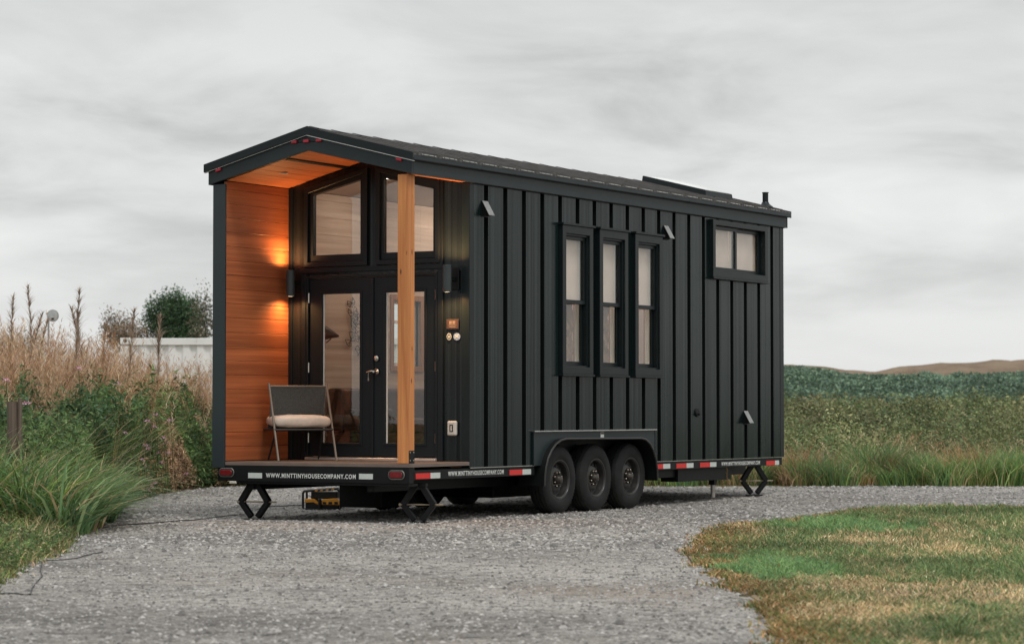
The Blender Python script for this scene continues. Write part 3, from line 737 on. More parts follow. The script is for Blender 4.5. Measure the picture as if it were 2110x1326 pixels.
# ================================================================= OTHER THINGS
# patio chair
th=R(52); CH=empty('patio_chair',(-1.948+.335*math.cos(th),.35+.335*math.sin(th),.069),th)
tag(CH,'grey woven-cord lounge chair with a cream seat cushion on the cedar porch','chair')
hw=.335
MB().tube([(-hw,0,0.0),(-hw,.40,.86)],.013,10).build('side_rail',M['chairmetal'],CH,smooth=True)
MB().tube([(hw,0,0.0),(hw,.40,.86)],.013,10).build('side_rail',M['chairmetal'],CH,smooth=True)
MB().tube([(-hw+.03,.53,0.0),(-hw+.06,.30,.35)],.011,8).build('rear_leg',M['chairdark'],CH,smooth=True)
MB().tube([(hw-.05,.53,0.0),(hw-.08,.30,.35)],.011,8).build('rear_leg',M['chairdark'],CH,smooth=True)
MB().box(-hw,hw,.15,.62,.335,.35).tube([(-hw,.15,.345),(hw,.15,.345)],.012,8).tube([(-hw,.6,.345),(hw,.6,.345)],.012,8).tube([(-hw,.15,.345),(-hw,.6,.345)],.010,8).tube([(hw,.15,.345),(hw,.6,.345)],.010,8).build('seat_frame',M['chairdark'],CH)
bk=MB().tube([(-hw,.385,.83),(hw,.385,.83)],.011,8).build('back_rail',M['chairmetal'],CH,smooth=True)
mb=MB(); n=66
for k in range(n):
    x=-hw+.02+(2*hw-.04)*k/(n-1)
    mb.tube([(x,.385,.835),(x,.40+.035*(1-(2*k/(n-1)-1)**2)+random.uniform(-.002,.002),.62),(x,.44+random.uniform(-.003,.003),.48),(x,.50,.36)],.0052,5)
mb.build('backrest',M['cord'],CH,smooth=True)
def cushion(name,w,d,h,mat,parent,loc,rx=0,puff=3.2):
    mb=MB(); n=18; vs=[];fs=[]
    # superellipsoid
    m_=28;l_=14
    def sp(c,e): return math.copysign(abs(c)**e,c)
    for i in range(l_+1):
        ph=-math.pi/2+math.pi*i/l_
        for j in range(m_):
            t=2*math.pi*j/m_
            x=sp(math.cos(ph),.35)*sp(math.cos(t),.35)*w/2; y=sp(math.cos(ph),.35)*sp(math.sin(t),.35)*d/2; z=sp(math.sin(ph),.7)*h/2
            wr=.004*math.sin(x*47+y*31)+.003*math.sin(y*83+x*11)
            z+=wr+.010*(1-(2*x/w)**2)*(1 if z>0 else 0)
            vs.append((x,y,z))
    for i in range(l_):
        for j in range(m_): fs.append((i*m_+j,i*m_+(j+1)%m_,(i+1)*m_+(j+1)%m_,(i+1)*m_+j))
    mb.add(vs,fs); o=mb.build(name,mat,parent,smooth=False); o.data.polygons.foreach_set('use_smooth',[True]*len(o.data.polygons))
    o.location=loc; o.rotation_euler=(rx,0,0); return o
cushion('seat_cushion',.665,.50,.135,M['cushion'],CH,(0,.37,.435),R(2))
# interior: sofa, pillows, sconce, art, stand-in cloths
sofa=empty('sofa',(-1.98,2.9,.069)); tag(sofa,'brown leather sofa against the pale plank wall, seen through the glass doors','sofa')
MB().box(-.42,.42,-1.0,1.35,.08,.30).build('sofa_base',M['leather'],sofa,bevel=.03,seg=3)
MB().box(-.42,-.18,-1.0,1.35,.30,.82).build('backrest',M['leather'],sofa,bevel=.05,seg=4)
for a,b in ((-1.0,-.82),(1.17,1.35)): MB().box(-.18,.42,a,b,.30,.58).build('armrest',M['leather'],sofa,bevel=.04,seg=4)
for a,b in ((-.81,.17),(.18,1.16)): MB().box(-.17,.44,a,b,.305,.47).build('seat_cushion',M['leather'],sofa,bevel=.04,seg=4)
for loc,rx,lb in (((-1.93,3.90,.80),R(75),'tan linen pillow leaning on the sofa back, upper of the two'),((-1.72,3.88,.60),R(65),'tan linen pillow on the sofa seat, lower of the two')):
    c=cushion('pillow',.45,.45,.17,M['linen'],None,loc,rx); tag(c,lb,'pillow')
dc=empty('reading_lamp',(-2.43,2.0,1.52)); tag(dc,'black cone-shaped wall reading lamp behind the left door glass','lamp')
sh=MB().lathe([(0,.088),(.18,.010),(.18,.0001),(.175,.0001),(.004,.083)],(0,0,0),0,28).build('lamp_shade',plain('black_shade',(.010,.010,.010),.4),dc,smooth=True)
sh.location=(.23,-.42,.0); sh.rotation_euler=(0,R(12),R(19))
MB().tube([(.0,-.05,-.10),(.10,-.10,-.06),(.33,-.385,-.01)],.006,8).build('lamp_arm',M['black'],dc,smooth=True)
ar=MB(); r2=random.Random(5)
def fly(cy,cz,s,ang):
    P=[(0,0),(.5,.7),(.9,.3),(.7,-.25),(.35,-.6),(-.05,-.1),(-.5,.7),(-.9,.3),(-.7,-.25),(-.35,-.6)]
    ca,sa=math.cos(ang),math.sin(ang); Q=[(.01+r2.uniform(0,.03),cy+s*(a*ca-b*sa),cz+s*(a*sa+b*ca)) for a,b in P]
    for seq in ([0,1,2,3,4,5,0,2],[0,6,7,8,9,5,0,7],[5,3],[5,8]):
        for a,b in zip(seq[:-1],seq[1:]): ar.tube([Q[a],Q[b]],.0035,4)
for cy,cz,s,a in ((.0,.18,.10,.3),(.06,.02,.12,-.5),(-.04,-.14,.11,.9),(.12,-.10,.10,.2),(.10,.12,.10,1.4),(.16,-.26,.10,.1),(-.02,.30,.08,.6)): fly(cy,cz,s,a)
o=ar.build('wire_wall_art',M['black'],None); o.location=(-2.425,2.45,1.60); tag(o,'black geometric wire wall art on the plank wall behind the left door glass','wall art')
def standin_cloth(y0,y1,z0,z1,x,lb,seed):
    r=np.random.default_rng(seed); mb=MB(); nx,nz=44,30; vs=[]
    for j in range(nz+1):
        for i in range(nx+1):
            u=i/nx; v=j/nz; yy=y0+(y1-y0)*u
            dx=.008*math.sin(u*11+3.2*math.sin(v*7+seed+u*2))+.007*math.sin(v*23+5*math.sin(u*4+seed)+u*6)+.004*math.sin(v*47+u*31)+.002*r.normal()
            vs.append((x+dx,yy,z0+(z1-z0)*v))
    mb.add(vs,[(j*(nx+1)+i,j*(nx+1)+i+1,(j+1)*(nx+1)+i+1,(j+1)*(nx+1)+i) for j in range(nz) for i in range(nx)])
    o=mb.build('standin_cloth',M['standin_cloth'],None,smooth=True,normals=False); s=o.modifiers.new('thick','SOLIDIFY'); s.thickness=.004  # added cloth, stands in for the soft interior and reflections in the pane
    tag(o,lb,'standin_cloth'); return o
standin_cloth(3.305,3.69,1.18,1.895,-.105,'creased brown cloth standing in for interior and reflections behind the lower sash of the side window nearest the porch',1)
standin_cloth(4.195,4.57,1.18,1.895,-.105,'creased brown cloth standing in for interior and reflections behind the lower sash of the middle side window',2)
# generator-like tool box
gx,gy=W2(-2.28,31.2); G=empty('job_site_charger',(gx,gy,float(gz(31.0))),YAW*-1+R(-6)); G.scale=(.9,.9,.92); tag(G,'yellow and black site charger in a roll cage on the gravel beneath the trailer','power tool')
mb=MB()
for yy in (-.14,.14):
    mb.tube([(-.26,yy,.012),(-.26,yy,.23),(-.24,yy,.25),(.20,yy,.28),(.25,yy,.24),(.25,yy,.012),(-.26,yy,.012)],.016,8)
for a in ((-.26,.012),(-.25,.245),(.21,.275),(.25,.012)): mb.tube([(a[0],-.14,a[1]),(a[0],.14,a[1])],.014,8)
mb.tube([(-.03,-.15,.012),(-.03,-.15,.15)],.022,8)
mb.build('roll_cage',M['blackpl'],G,smooth=True)
MB().box(-.23,.23,-.12,.12,.02,.13).build('housing',M['blackpl'],G,bevel=.015,seg=2)
MB().prism([(-.235,.15),(-.10,.15),(-.05,.105),(-.05,.07),(-.11,.105),(-.235,.10)],1,-.158,.10).prism([(.0,.145),(.20,.16),(.245,.115),(.245,.07),(.0,.075)],1,-.158,.10).build('yellow_cover',M['yellow'],G,bevel=.006)
for k in range(3): MB().box(.01+.08*k,.06+.08*k,-.161,-.1585,.080,.112).build('cover_slot',M['blackpl'],G)
MB().box(-.16,.20,-.10,.10,.15,.245).build('battery_block',M['blackpl'],G,bevel=.012,seg=2)
mb=MB()
for k in range(4): mb.prism([(-.10+.075*k,.247+.006*k),(-.065+.075*k,.25+.006*k),(-.055+.075*k,.270+.006*k),(-.09+.075*k,.267+.006*k)],1,-.158,-.12)
mb.build('warning_stripes',M['yellow'],G)
# cables on the gravel
def cable(pts,r,label):
    P=[]
    for (a,b),(c,d) in zip(pts[:-1],pts[1:]):
        for t in np.linspace(0,1,6,endpoint=False): P.append((a+(c-a)*t,b+(d-b)*t))
    P.append(pts[-1]); P=[(r_+.02*math.sin(i*.9)+.012*math.sin(i*2.3),f_+.06*math.sin(i*.7)) for i,(r_,f_) in enumerate(P)]
    o=MB().tube([(*W2(a,b),float(gz(b))+r+.010) for a,b in P],r,6).build('power_cable',M['blackpl'],None,smooth=True); tag(o,label,'cable')
def gp(px,py):  # metres in the camera ground frame from measured bearing/dip
    f_=1.2002*5294.2/(py-845.7); return ((px-1055)/5294.2*f_,f_)
cable([gp(130,1100),gp(260,1082),(gp(360,1076)),gp(440,1068),gp(505,1060),gp(540,1046),gp(620,1043)],.006,'black cable running over the gravel from the grass to the charger under the trailer')
cable([gp(-20,1226),gp(70,1225),gp(90,1158),gp(170,1150),gp(215,1136)],.004,'thin dark cable on the gravel at the lower left edge')
# fence post
r_,f_=-5.50,28.3; fx,fy=W2(r_,f_)
mb=MB(); mb.tube([(0,0,-.1),(0,.01,.5),(.01,0,1.0),(.0,0,1.30)],[.068,.066,.064,.060],12); mb.tube([(.10,.02,-.1),(.095,.02,.9),(.09,.02,1.34)],[.03,.03,.026],7)
o=mb.build('fence_post',M['oldwood'],None,smooth=True); o.location=(fx,fy,-.575); tag(o,'weathered wooden fence post in the grass at the left edge','fence post')
# container
cr,cf=-7.62,50.0; CO=empty('shipping_container',(*W2(cr,cf),-.505),-YAW+R(-4)); tag(CO,'white corrugated shipping container with rust spots behind the dry reeds','container')
Lc,Hc,Dc=6.06,2.55,2.44
mb=MB(); pts=[]; x=.16; k=0
while x<Lc-.2:
    pts+=[(x,.0+.03),(x+.07,.03),(x+.115,.07),(x+.19,.07),(x+.235,.03)]; x+=.278
pts.append((Lc-.16,.03))
mb.prism(pts+[(Lc-.16,.10),(.16,.10)],2,.16,Hc-.14); mb.box(.03,.1,.16,Dc-.16,.16,Hc-.14).box(Lc-.1,Lc-.03,.16,Dc-.16,.16,Hc-.14).box(.16,Lc-.16,Dc-.1,Dc-.03,.16,Hc-.14)
mb.build('side_panel',M['contwhite'],CO)
MB().box(.0,Lc,.0,.07,Hc-.14,Hc-.02).box(0,Lc,Dc-.07,Dc,Hc-.14,Hc-.02).box(0,.07,.071,Dc-.071,Hc-.14,Hc-.02).box(Lc-.07,Lc,.071,Dc-.071,Hc-.14,Hc-.02).build('top_rail',M['contwhite'],CO)
MB().box(.02,Lc-.02,.02,Dc-.02,Hc-.019,Hc-.01).build('container_roof',M['contwhite'],CO)
MB().box(.0,Lc,.0,.08,0,.16).box(0,Lc,Dc-.08,Dc,0,.16).build('bottom_rail',M['contwhite'],CO)
for x in (0,Lc-.16):
    for y in (0,Dc-.16):
        MB().box(x,x+.16,y-.004,y+.16,.16,Hc-.16).build('corner_post',M['contwhite'],CO)
        c=MB().box(x-.006,x+.168,y-.008,y+.168,Hc-.12,Hc).build('corner_casting',M['contwhite'],CO)
        MB().lathe([(0,.0001),(0,.038)],(x+.09,y-.0095,Hc-.06),1,14).build('casting_hole',M['oldwood'],c)
# round disc on pole
f_=60.; o=empty('round_mirror',(*W2((99-1055)/5294.2*f_,f_),-.505),-YAW); tag(o,'round pale grey disc on a thin pole standing above the dry reeds','mirror')
zc=.625+(845.7-650)/5294.2*f_+.505
m=MB().lathe([(0,.0001),(-.012,.07),(0,.128),(.02,.137),(.045,.12),(.05,.0001)],(.10,0,zc),1,28).build('disc',plain('disc_grey',(.42,.44,.44),.4,.0,.15,12),o,smooth=True)
MB().lathe([(-.001,.129),(-.006,.136),(.02,.142)],(.10,0,zc),1,28).build('disc_rim',M['galv'],m,smooth=True)
MB().box(.07,.13,-.025,-.008,zc-.09,zc-.05).build('disc_fitting',M['black'],m)
MB().tube([(0,.03,0),(0,.03,zc-.05),(.08,.04,zc-.02)],.022,8).build('pole',plain('pole_grey',(.32,.32,.31),.5),o)
# ================================================================= SETTING
def meshcol(name,V,F,Cc,mat,parent=None,ftype='tri'):
    me=bpy.data.meshes.new(name); n=len(V); k=F.shape[1]
    me.vertices.add(n); me.vertices.foreach_set('co',np.ascontiguousarray(V,dtype=np.float32).ravel())
    me.loops.add(F.size); me.loops.foreach_set('vertex_index',np.ascontiguousarray(F,dtype=np.int32).ravel())
    me.polygons.add(len(F)); me.polygons.foreach_set('loop_start',np.arange(0,F.size,k,dtype=np.int32))
    try: me.polygons.foreach_set('loop_total',np.full(len(F),k,dtype=np.int32))
    except Exception: pass
    me.update(calc_edges=True)
    a=me.color_attributes.new('Col','FLOAT_COLOR','POINT')
    cc=np.ones((n,4),np.float32); cc[:,:3]=np.clip(Cc,0,1); a.data.foreach_set('color',cc.ravel())
    me.materials.append(mat); o=bpy.data.objects.new(name,me); col.objects.link(o)
    if parent is not None:o.parent=parent
    return o
def vnoise(x,y,s,seed):
    # cheap value noise
    r=np.random.default_rng(seed); T_=r.random((64,64)); x=np.asarray(x)/s+17.3; y=np.asarray(y)/s+9.1
    xi=np.floor(x).astype(int);yi=np.floor(y).astype(int);fx=ss(x-xi);fy=ss(y-yi)
    g=lambda a,b:T_[a%64,b%64]
    return (g(xi,yi)*(1-fx)+g(xi+1,yi)*fx)*(1-fy)+(g(xi,yi+1)*(1-fx)+g(xi+1,yi+1)*fx)*fy
def inpoly(px,py,poly):
    ins=np.zeros(len(px),bool); n=len(poly)
    for i in range(n):
        x1,y1=poly[i];x2,y2=poly[(i+1)%n]
        c=((y1>py)!=(y2>py))&(px<(x2-x1)*(py-y1)/((y2-y1) if y2!=y1 else 1e-9)+x1); ins^=c
    return ins
def blades_geo(X,Y,Z,h,az,lean,w,C,nseg=3,droop=1.0):
    n=len(X); dirx,diry=np.cos(az),np.sin(az); fa=rng.random(n)*math.pi*2; wx,wy=np.cos(fa),np.sin(fa)
    V=[];k=nseg+1
    P=np.zeros((n,k*2-1,3))
    for s_ in range(k):
        t=s_/nseg; out=lean*h*t**1.7; up=h*(t-droop*lean*.42*t**2.4)
        cx_=X+dirx*out; cy_=Y+diry*out; cz_=Z+up; ww=w*(1-t**1.6)*.5
        if s_<nseg:
            P[:,2*s_]=np.stack([cx_-wx*ww,cy_-wy*ww,cz_],1); P[:,2*s_+1]=np.stack([cx_+wx*ww,cy_+wy*ww,cz_],1)
        else: P[:,2*s_]=np.stack([cx_,cy_,cz_],1)
    m=2*k-1; base=(np.arange(n)*m)[:,None]; F=[]
    for s_ in range(nseg-1):
        a=2*s_; F.append(base+np.array([a,a+1,a+3])); F.append(base+np.array([a,a+3,a+2]))
    a=2*(nseg-1); F.append(base+np.array([a,a+1,a+2]))
    return P.reshape(-1,3),np.concatenate(F),np.repeat(C,m,0)
def leaves_geo(X,Y,Z,size,C,asp=.45):
    n=len(X); a=rng.normal(size=(n,3)); a[:,2]=a[:,2]*.7+.3; a/=np.linalg.norm(a,axis=1)[:,None]
    b=rng.normal(size=(n,3)); b-=a*(a*b).sum(1)[:,None]; b/=np.linalg.norm(b,axis=1)[:,None]
    c=np.stack([X,Y,Z],1); s=size[:,None]
    P=np.stack([c-a*s*.5,c+b*s*asp*.5,c+a*s*.5,c-b*s*asp*.5],1)
    base=(np.arange(n)*4)[:,None]; F=np.concatenate([base+np.array([0,1,2]),base+np.array([0,2,3])])
    return P.reshape(-1,3),F,np.repeat(C,4,0)
def join(parts):
    V=[];F=[];C_=[];o=0
    for v,f_,c in parts: V.append(v);F.append(f_+o);C_.append(c);o+=len(v)
    return np.concatenate(V),np.concatenate(F),np.concatenate(C_)
KV=1.7
def pick(n,cols,wts,var=.22):
    cols=np.array(cols)*KV; g_=cols.mean(1,keepdims=True); cols=cols*.88+g_*.12; i=rng.choice(len(cols),n,p=np.array(wts)/sum(wts)); return cols[i]*(1+rng.normal(size=(n,1))*var).clip(.4,1.8)
GREEN=(.074,.135,.042); DGREEN=(.040,.078,.030); YG=(.15,.20,.045); OLIVE=(.085,.095,.036); TAN=(.36,.25,.15); BROWN=(.26,.145,.075); PALE=(.48,.36,.24); RUST=(.27,.12,.045); TEAL=(.058,.115,.062)
# ---- ground sheet
def soilm():
    m,nt,b=newmat('soil'); v=mapping(nt); n=noise(nt,v,.8,8); n2=noise(nt,v,14,6)
    c=ramp(nt,n.outputs[0],[(.3,(.055,.050,.025)),(.5,(.10,.085,.045)),(.7,(.07,.085,.03))])
    c=mixc(nt,.5,c,ramp(nt,n2.outputs[0],[(.3,(.05,.04,.02)),(.7,(.20,.15,.09))])); lk(nt,c,b.inputs['Base Color']); b.inputs['Roughness'].default_value=.95
    bump(nt,n2.outputs[0],b,.6,.03); return m
def sheet(name,rs,fs,mat,zf=lambda r,f:0*r,off=0.,mask=None):
    Rr,Ff=np.meshgrid(rs,fs); x,y=W2a(Rr,Ff); z=gz(Ff)+off+zf(Rr,Ff); nx,ny=len(rs),len(fs)
    V=np.stack([x.ravel(),y.ravel(),z.ravel()],1); i,j=np.meshgrid(np.arange(nx-1),np.arange(ny-1)); a=(j*nx+i).ravel()
    F=np.stack([a,a+1,a+nx+1,a+nx],1)
    o=meshcol(name,V,F,np.full((len(V),3),.1),mat); o.data.polygons.foreach_set('use_smooth',[True]*len(F)); return o
g_=sheet('ground',np.concatenate([np.linspace(-900,-60,8),np.linspace(-50,50,60),np.linspace(60,900,8)]),np.concatenate([np.linspace(-60,10,8),np.linspace(12,44,40),np.linspace(50,120,20),np.linspace(150,2500,12)]),soilm())
g_['kind']='structure'
# ---- gravel
LB=[(-9.,-5.),(-5.,9.),(-3.30,12.5),(-3.23,15.39),(-3.56,17.74),(-3.74,19.96),(-3.77,21.65),(-4.14,24.56),(-4.34,27.77),(-4.96,32.47),(-4.83,33.93),(-4.75,35.24),(-4.43,37.63),(-3.77,38.85),(-2.58,38.6),(-0.4,38.12),(2.05,38.13),(3.92,38.14),(5.43,38.64),(7.59,38.16),(8.96,38.17),(30,38.6)]
RB=[(30,32.4),(7.57,32.26),(6.34,31.88),(5.08,31.87),(4.26,31.19),(3.58,29.47),(2.86,27.79),(2.23,27.2),(1.77,24.12),(1.48,20.95),(1.47,18.0),(1.57,16.18),(1.45,14.36),(1.41,13.18),(1.29,11.52),(1.2,8),(1.0,-5)]
def wiggle(P,amp,seed):
    r=np.random.default_rng(seed); out=[]
    for (a,b),(c,d) in zip(P[:-1],P[1:]):
        n=max(1,int(math.hypot(c-a,d-b)/.12)) if math.hypot(c-a,d-b)<12 else 4
        for k in range(n):
            t=k/n; s_=(a+(c-a)*t,b+(d-b)*t); out.append((s_[0]+amp*(vnoise(s_[0]*3+s_[1]*5,s_[1]*1.7,1.3,seed)-.5)*2+r.normal()*amp*.25,s_[1]+r.normal()*amp*.3))
    out.append(P[-1]); return out
LW=wiggle(LB,.10,3); RW=wiggle(RB,.13,4)
GP=LW+RW
def gravelm():
    m,nt,b=newmat('gravel'); v=mapping(nt)
    vo=nt.nodes.new('ShaderNodeTexVoronoi'); vo.inputs['Scale'].default_value=85; lk(nt,v,vo.inputs['Vector'])
    vo2=nt.nodes.new('ShaderNodeTexVoronoi'); vo2.inputs['Scale'].default_value=40; lk(nt,v,vo2.inputs['Vector'])
    s1=nt.nodes.new('ShaderNodeSeparateColor'); lk(nt,vo.outputs['Color'],s1.inputs[0]); s2=nt.nodes.new('ShaderNodeSeparateColor'); lk(nt,vo2.outputs['Color'],s2.inputs[0])
    c1=ramp(nt,s1.outputs[0],[(0,(.06,.06,.06)),(.25,(.26,.258,.254)),(.8,(.47,.463,.450)),(1,(.66,.65,.63))])
    c2=ramp(nt,s2.outputs[0],[(0,(.20,.20,.205)),(.3,(.42,.415,.41)),(1,(.66,.65,.64))])
    c=mixc(nt,.40,c1,c2)
    n=noise(nt,v,.42,7,.66); n2=noise(nt,v,5.5,6,.6)
    c=mixc(nt,1.0,c,ramp(nt,n.outputs[0],[(.36,(.40,.396,.393)),(.47,(.68,.675,.67)),(.60,(.98,.97,.955))]),'MULTIPLY')
    c=mixc(nt,1.0,c,ramp(nt,n2.outputs[0],[(.36,(.55,.54,.53)),(.46,(.95,.95,.95)),(.7,(1.12,1.12,1.12))]),'MULTIPLY')
    n3=noise(nt,v,.33,3,.5); c=mixc(nt,ramp(nt,n3.outputs[0],[(.54,(0,0,0)),(.72,(.4,.4,.4))]),c,(.30,.24,.18)); c=mixc(nt,1.0,c,(1.03,1.0,.955),'MULTIPLY')
    lk(nt,c,b.inputs['Base Color']); b.inputs['Roughness'].default_value=.9; b.inputs['Specular IOR Level'].default_value=.25
    h=math_(nt,'ADD',math_(nt,'MULTIPLY',vo.outputs['Distance'],-.5),math_(nt,'MULTIPLY',n2.outputs[0],.8)); bump(nt,math_(nt,'ADD',h,math_(nt,'MULTIPLY',s1.outputs[1],.7)),b,.9,.02)
    return m
import bmesh
bm=bmesh.new(); vs=[bm.verts.new((*W2(a,b),0)) for a,b in GP]; fc=bm.faces.new(vs)
bmesh.ops.triangulate(bm,faces=[fc])
# slice so the sheet follows the rise
for ff in np.arange(30.5,38.6,.5):
    c0=W2(0,float(ff)); geom=bm.verts[:]+bm.edges[:]+bm.faces[:]
    bmesh.ops.bisect_plane(bm,geom=geom,plane_co=(c0[0],c0[1],0),plane_no=(sF,cF,0))
for v in bm.verts: v.co.z=float(gzw(v.co.x,v.co.y))+.006
for f in bm.faces:
    f.normal_update()
    if f.normal.z<0: f.normal_flip()
me=bpy.data.meshes.new('gravel_drive'); bm.to_mesh(me); bm.free(); me.materials.append(gravelm()); o=bpy.data.objects.new('gravel_drive',me); col.objects.link(o); o['kind']='structure'
# loose stones
def stones(n):
    f_=11+ (rng.random(n)**1.0)*28; r_=(rng.random(n)*2-1)*.23*f_
    ok=inpoly(r_,f_,[tuple(map(float,p)) for p in GP]); r_,f_=r_[ok],f_[ok]; n=len(r_)
    x,y=W2a(r_,f_); z=gz(f_)+.006; s=.0045+.012*rng.random(n)**2.6; s*=(1+.5*(f_>22)); big=rng.random(n)<.006; s[big]*=2.0
    oc=np.array([(1,0,0),(0,1,0),(-1,0,0),(0,-1,0),(0,0,1),(.6,.6,.55),(-.6,.5,.6)],float)[:5]
    P=np.repeat(oc[None],n,0)*(1+.5*(rng.random((n,5,1))-.5)); P*=s[:,None,None]*np.stack([1+.6*rng.random(n),.8+.4*rng.random(n),.5+.4*rng.random(n)],1)[:,None,:]
    a=rng.random(n)*6.28; ca,sa=np.cos(a)[:,None],np.sin(a)[:,None]; X=P[...,0]*ca-P[...,1]*sa; Y=P[...,0]*sa+P[...,1]*ca
    V=np.stack([X+x[:,None],Y+y[:,None],P[...,2]+z[:,None]+s[:,None]*.12],2).reshape(-1,3)
    b=(np.arange(n)*5)[:,None]; F=np.concatenate([b+np.array(t) for t in ((0,1,4),(1,2,4),(2,3,4),(3,0,4))])
    g=(.09+.34*rng.random(n)**1.2); C=np.stack([g*1.04,g,g*.95],1); 
    return V,F,np.repeat(C,5,0)
m,nt,b=newmat('stone'); a=nt.nodes.new('ShaderNodeAttribute'); a.attribute_name='Col'; n_=noise(nt,mapping(nt),60,3); lk(nt,mixc(nt,1.0,a.outputs['Color'],ramp(nt,n_.outputs[0],[(.3,(.8,.8,.8)),(.7,(1.2,1.2,1.2))]),'MULTIPLY'),b.inputs['Base Color']); b.inputs['Roughness'].default_value=.9
M['stone']=m
o=meshcol('gravel_stones',*stones(90000),M['stone']); o['kind']='stuff'; tag(o,'loose grey gravel stones scattered over the drive','gravel')
# ---- lawn (right foreground)
def lawnm():
    m,nt,b=newmat('lawn_soil'); v=mapping(nt); n=noise(nt,v,1.3,7); n2=noise(nt,v,35,4)
    c=ramp(nt,n.outputs[0],[(.35,(.34,.24,.15)),(.5,(.22,.18,.10)),(.65,(.12,.14,.06))]); c=mixc(nt,.45,c,ramp(nt,n2.outputs[0],[(.3,(.05,.045,.02)),(.7,(.26,.19,.11))])); lk(nt,c,b.inputs['Base Color']); b.inputs['Roughness'].default_value=.95
    bump(nt,n2.outputs[0],b,.7,.02); return m
lawnpoly=[(float(a),float(b)) for a,b in RB]+[(30.,-5.)]
blobs=[(2.05,19.6,.42,.9,'lush'),(3.45,26.8,.7,1.1,'lush2'),(5.3,29.6,1.6,1.6,'green'),(2.40,17.6,.42,.55,'tan'),(3.10,16.9,.6,.85,'tan'),(3.3,24.0,.4,.7,'tan'),(2.9,13.8,.5,.6,'green'),(2.25,14.2,.3,.4,'green'),(2.35,27.0,.2,.4,'tan'),(2.0,15.2,.45,.45,'tan2'),(4.4,20.2,.5,.9,'green'),(3.6,19.2,.5,.8,'green')]
def lawn(n,fmin,fmax):
    f_=fmin+(fmax-fmin)*rng.random(n)**1.15; r_=1.0+rng.random(n)**1.15*(.33*f_-.8)
    jr=.26*(vnoise(r_,f_*.35,.22,28)-.5)+.14*(vnoise(r_,f_*.5,.07,29)-.5); ok=inpoly(r_+jr+rng.normal(size=n)*.05,f_+2.2*jr+rng.normal(size=n)*.12,lawnpoly); r_,f_=r_[ok],f_[ok]; n=len(r_)
    # distance to gravel edge
    e=np.array(RB[1:15]); d=np.full(n,9.)
    for (a,b),(c,dd) in zip(e[:-1],e[1:]):
        l2=(c-a)**2+(dd-b)**2; t=np.clip(((r_-a)*(c-a)+(f_-b)*(dd-b))/l2,0,1); d=np.minimum(d,np.hypot(r_-a-t*(c-a),(f_-b-t*(dd-b))*.8))
    s=vnoise(r_,f_*.13,.36,21)*.45+vnoise(r_,f_*.15,.14,22)*.30+vnoise(r_,f_*.16,.9,23)*.35+vnoise(r_,f_*.3,.06,24)*.12-.05
    gfac=(s-.42)*2.0
    edge=np.clip(1-d/.55,0,1)
    h=(.022+.05*rng.random(n)**2)*(.7+.8*vnoise(r_,f_*.4,.10,27))
    typ=np.where(rng.random(n)<np.clip(.36+gfac,.05,.95),0,1)      # 0 green 1 tan
    typ=np.where((edge>0)&(rng.random(n)<edge*1.0),2,typ)          # olive-rust weeds along the edge
    for (br,bf,rr,rf,k) in blobs:
        q=np.hypot((r_-br)/rr,(f_-bf)/(rf*1.7)); q=q+1.0*(vnoise(r_,f_*.28,.13,31)-.5)+.5*(vnoise(r_,f_*.3,.05,32)-.5); ins=q<1
        if k[:4]=='lush': typ=np.where(ins&(rng.random(n)<.96),3,typ); h=np.where(ins,.05+.085*rng.random(n)*(1.3-q.clip(0,1)),h)
        if k=='green': typ=np.where(ins&(rng.random(n)<.75),0,typ); h=np.where(ins,h*1.35,h)
        if k[:3]=='tan': typ=np.where(ins&(rng.random(n)<.62),1 ,typ); h=np.where(ins,h*.7,h)
    C=np.zeros((n,3))
    P0=pick(n,[(.075,.125,.045),(.115,.145,.055),DGREEN,(.08,.14,.065),(.16,.16,.08)],[3.6,4,1.2,2.4,.7],.35); P1=pick(n,[TAN,(.24,.17,.10),PALE,OLIVE],[5,3,1.5,2],.3); P2=pick(n,[(.145,.115,.045),(.23,.115,.05),(.085,.105,.032),(.25,.16,.085)],[3.6,3.4,3.5,2],.35); P3=pick(n,[(.085,.17,.065),(.07,.13,.07),(.13,.19,.07)],[4,1.5,2],.3)
    for k,P in enumerate((P0,P1,P2,P3)): C[typ==k]=P[typ==k]
    keep=(np.hypot((r_-3.15)/.75,(f_-16.6)/1.3)+.7*(vnoise(r_,f_*.3,.15,33)-.5)>1)|(rng.random(n)<.35); r_,f_,h,typ,C=r_[keep],f_[keep],h[keep],typ[keep],C[keep]; n=len(r_)
    x,y=W2a(r_,f_)
    w=np.where(typ==2,.012,.0050)+.00018*f_
    h=np.where(typ==2,h*.9,h)
    C=C*np.array([1.16,1.16,1.08])
    return blades_geo(x,y,gz(f_)+.002,h*.85*(1+.012*f_),rng.random(n)*6.28,.5+.8*rng.random(n),w,C,2)
lp=MB(); 
bm=bmesh.new(); vs=[bm.verts.new((*W2(a,b),0)) for a,b in lawnpoly]; fc=bm.faces.new(vs); bmesh.ops.triangulate(bm,faces=[fc])
for ff in np.arange(30.5,33,.5):
    c0=W2(0,float(ff)); bmesh.ops.bisect_plane(bm,geom=bm.verts[:]+bm.edges[:]+bm.faces[:],plane_co=(c0[0],c0[1],0),plane_no=(sF,cF,0))
for v in bm.verts: v.co.z=float(gzw(v.co.x,v.co.y))+.002
for f in bm.faces:
    f.normal_update()
    if f.normal.z<0: f.normal_flip()
me=bpy.data.meshes.new('lawn_ground'); bm.to_mesh(me); bm.free(); me.materials.append(lawnm()); o=bpy.data.objects.new('lawn_ground',me); col.objects.link(o); o['kind']='structure'
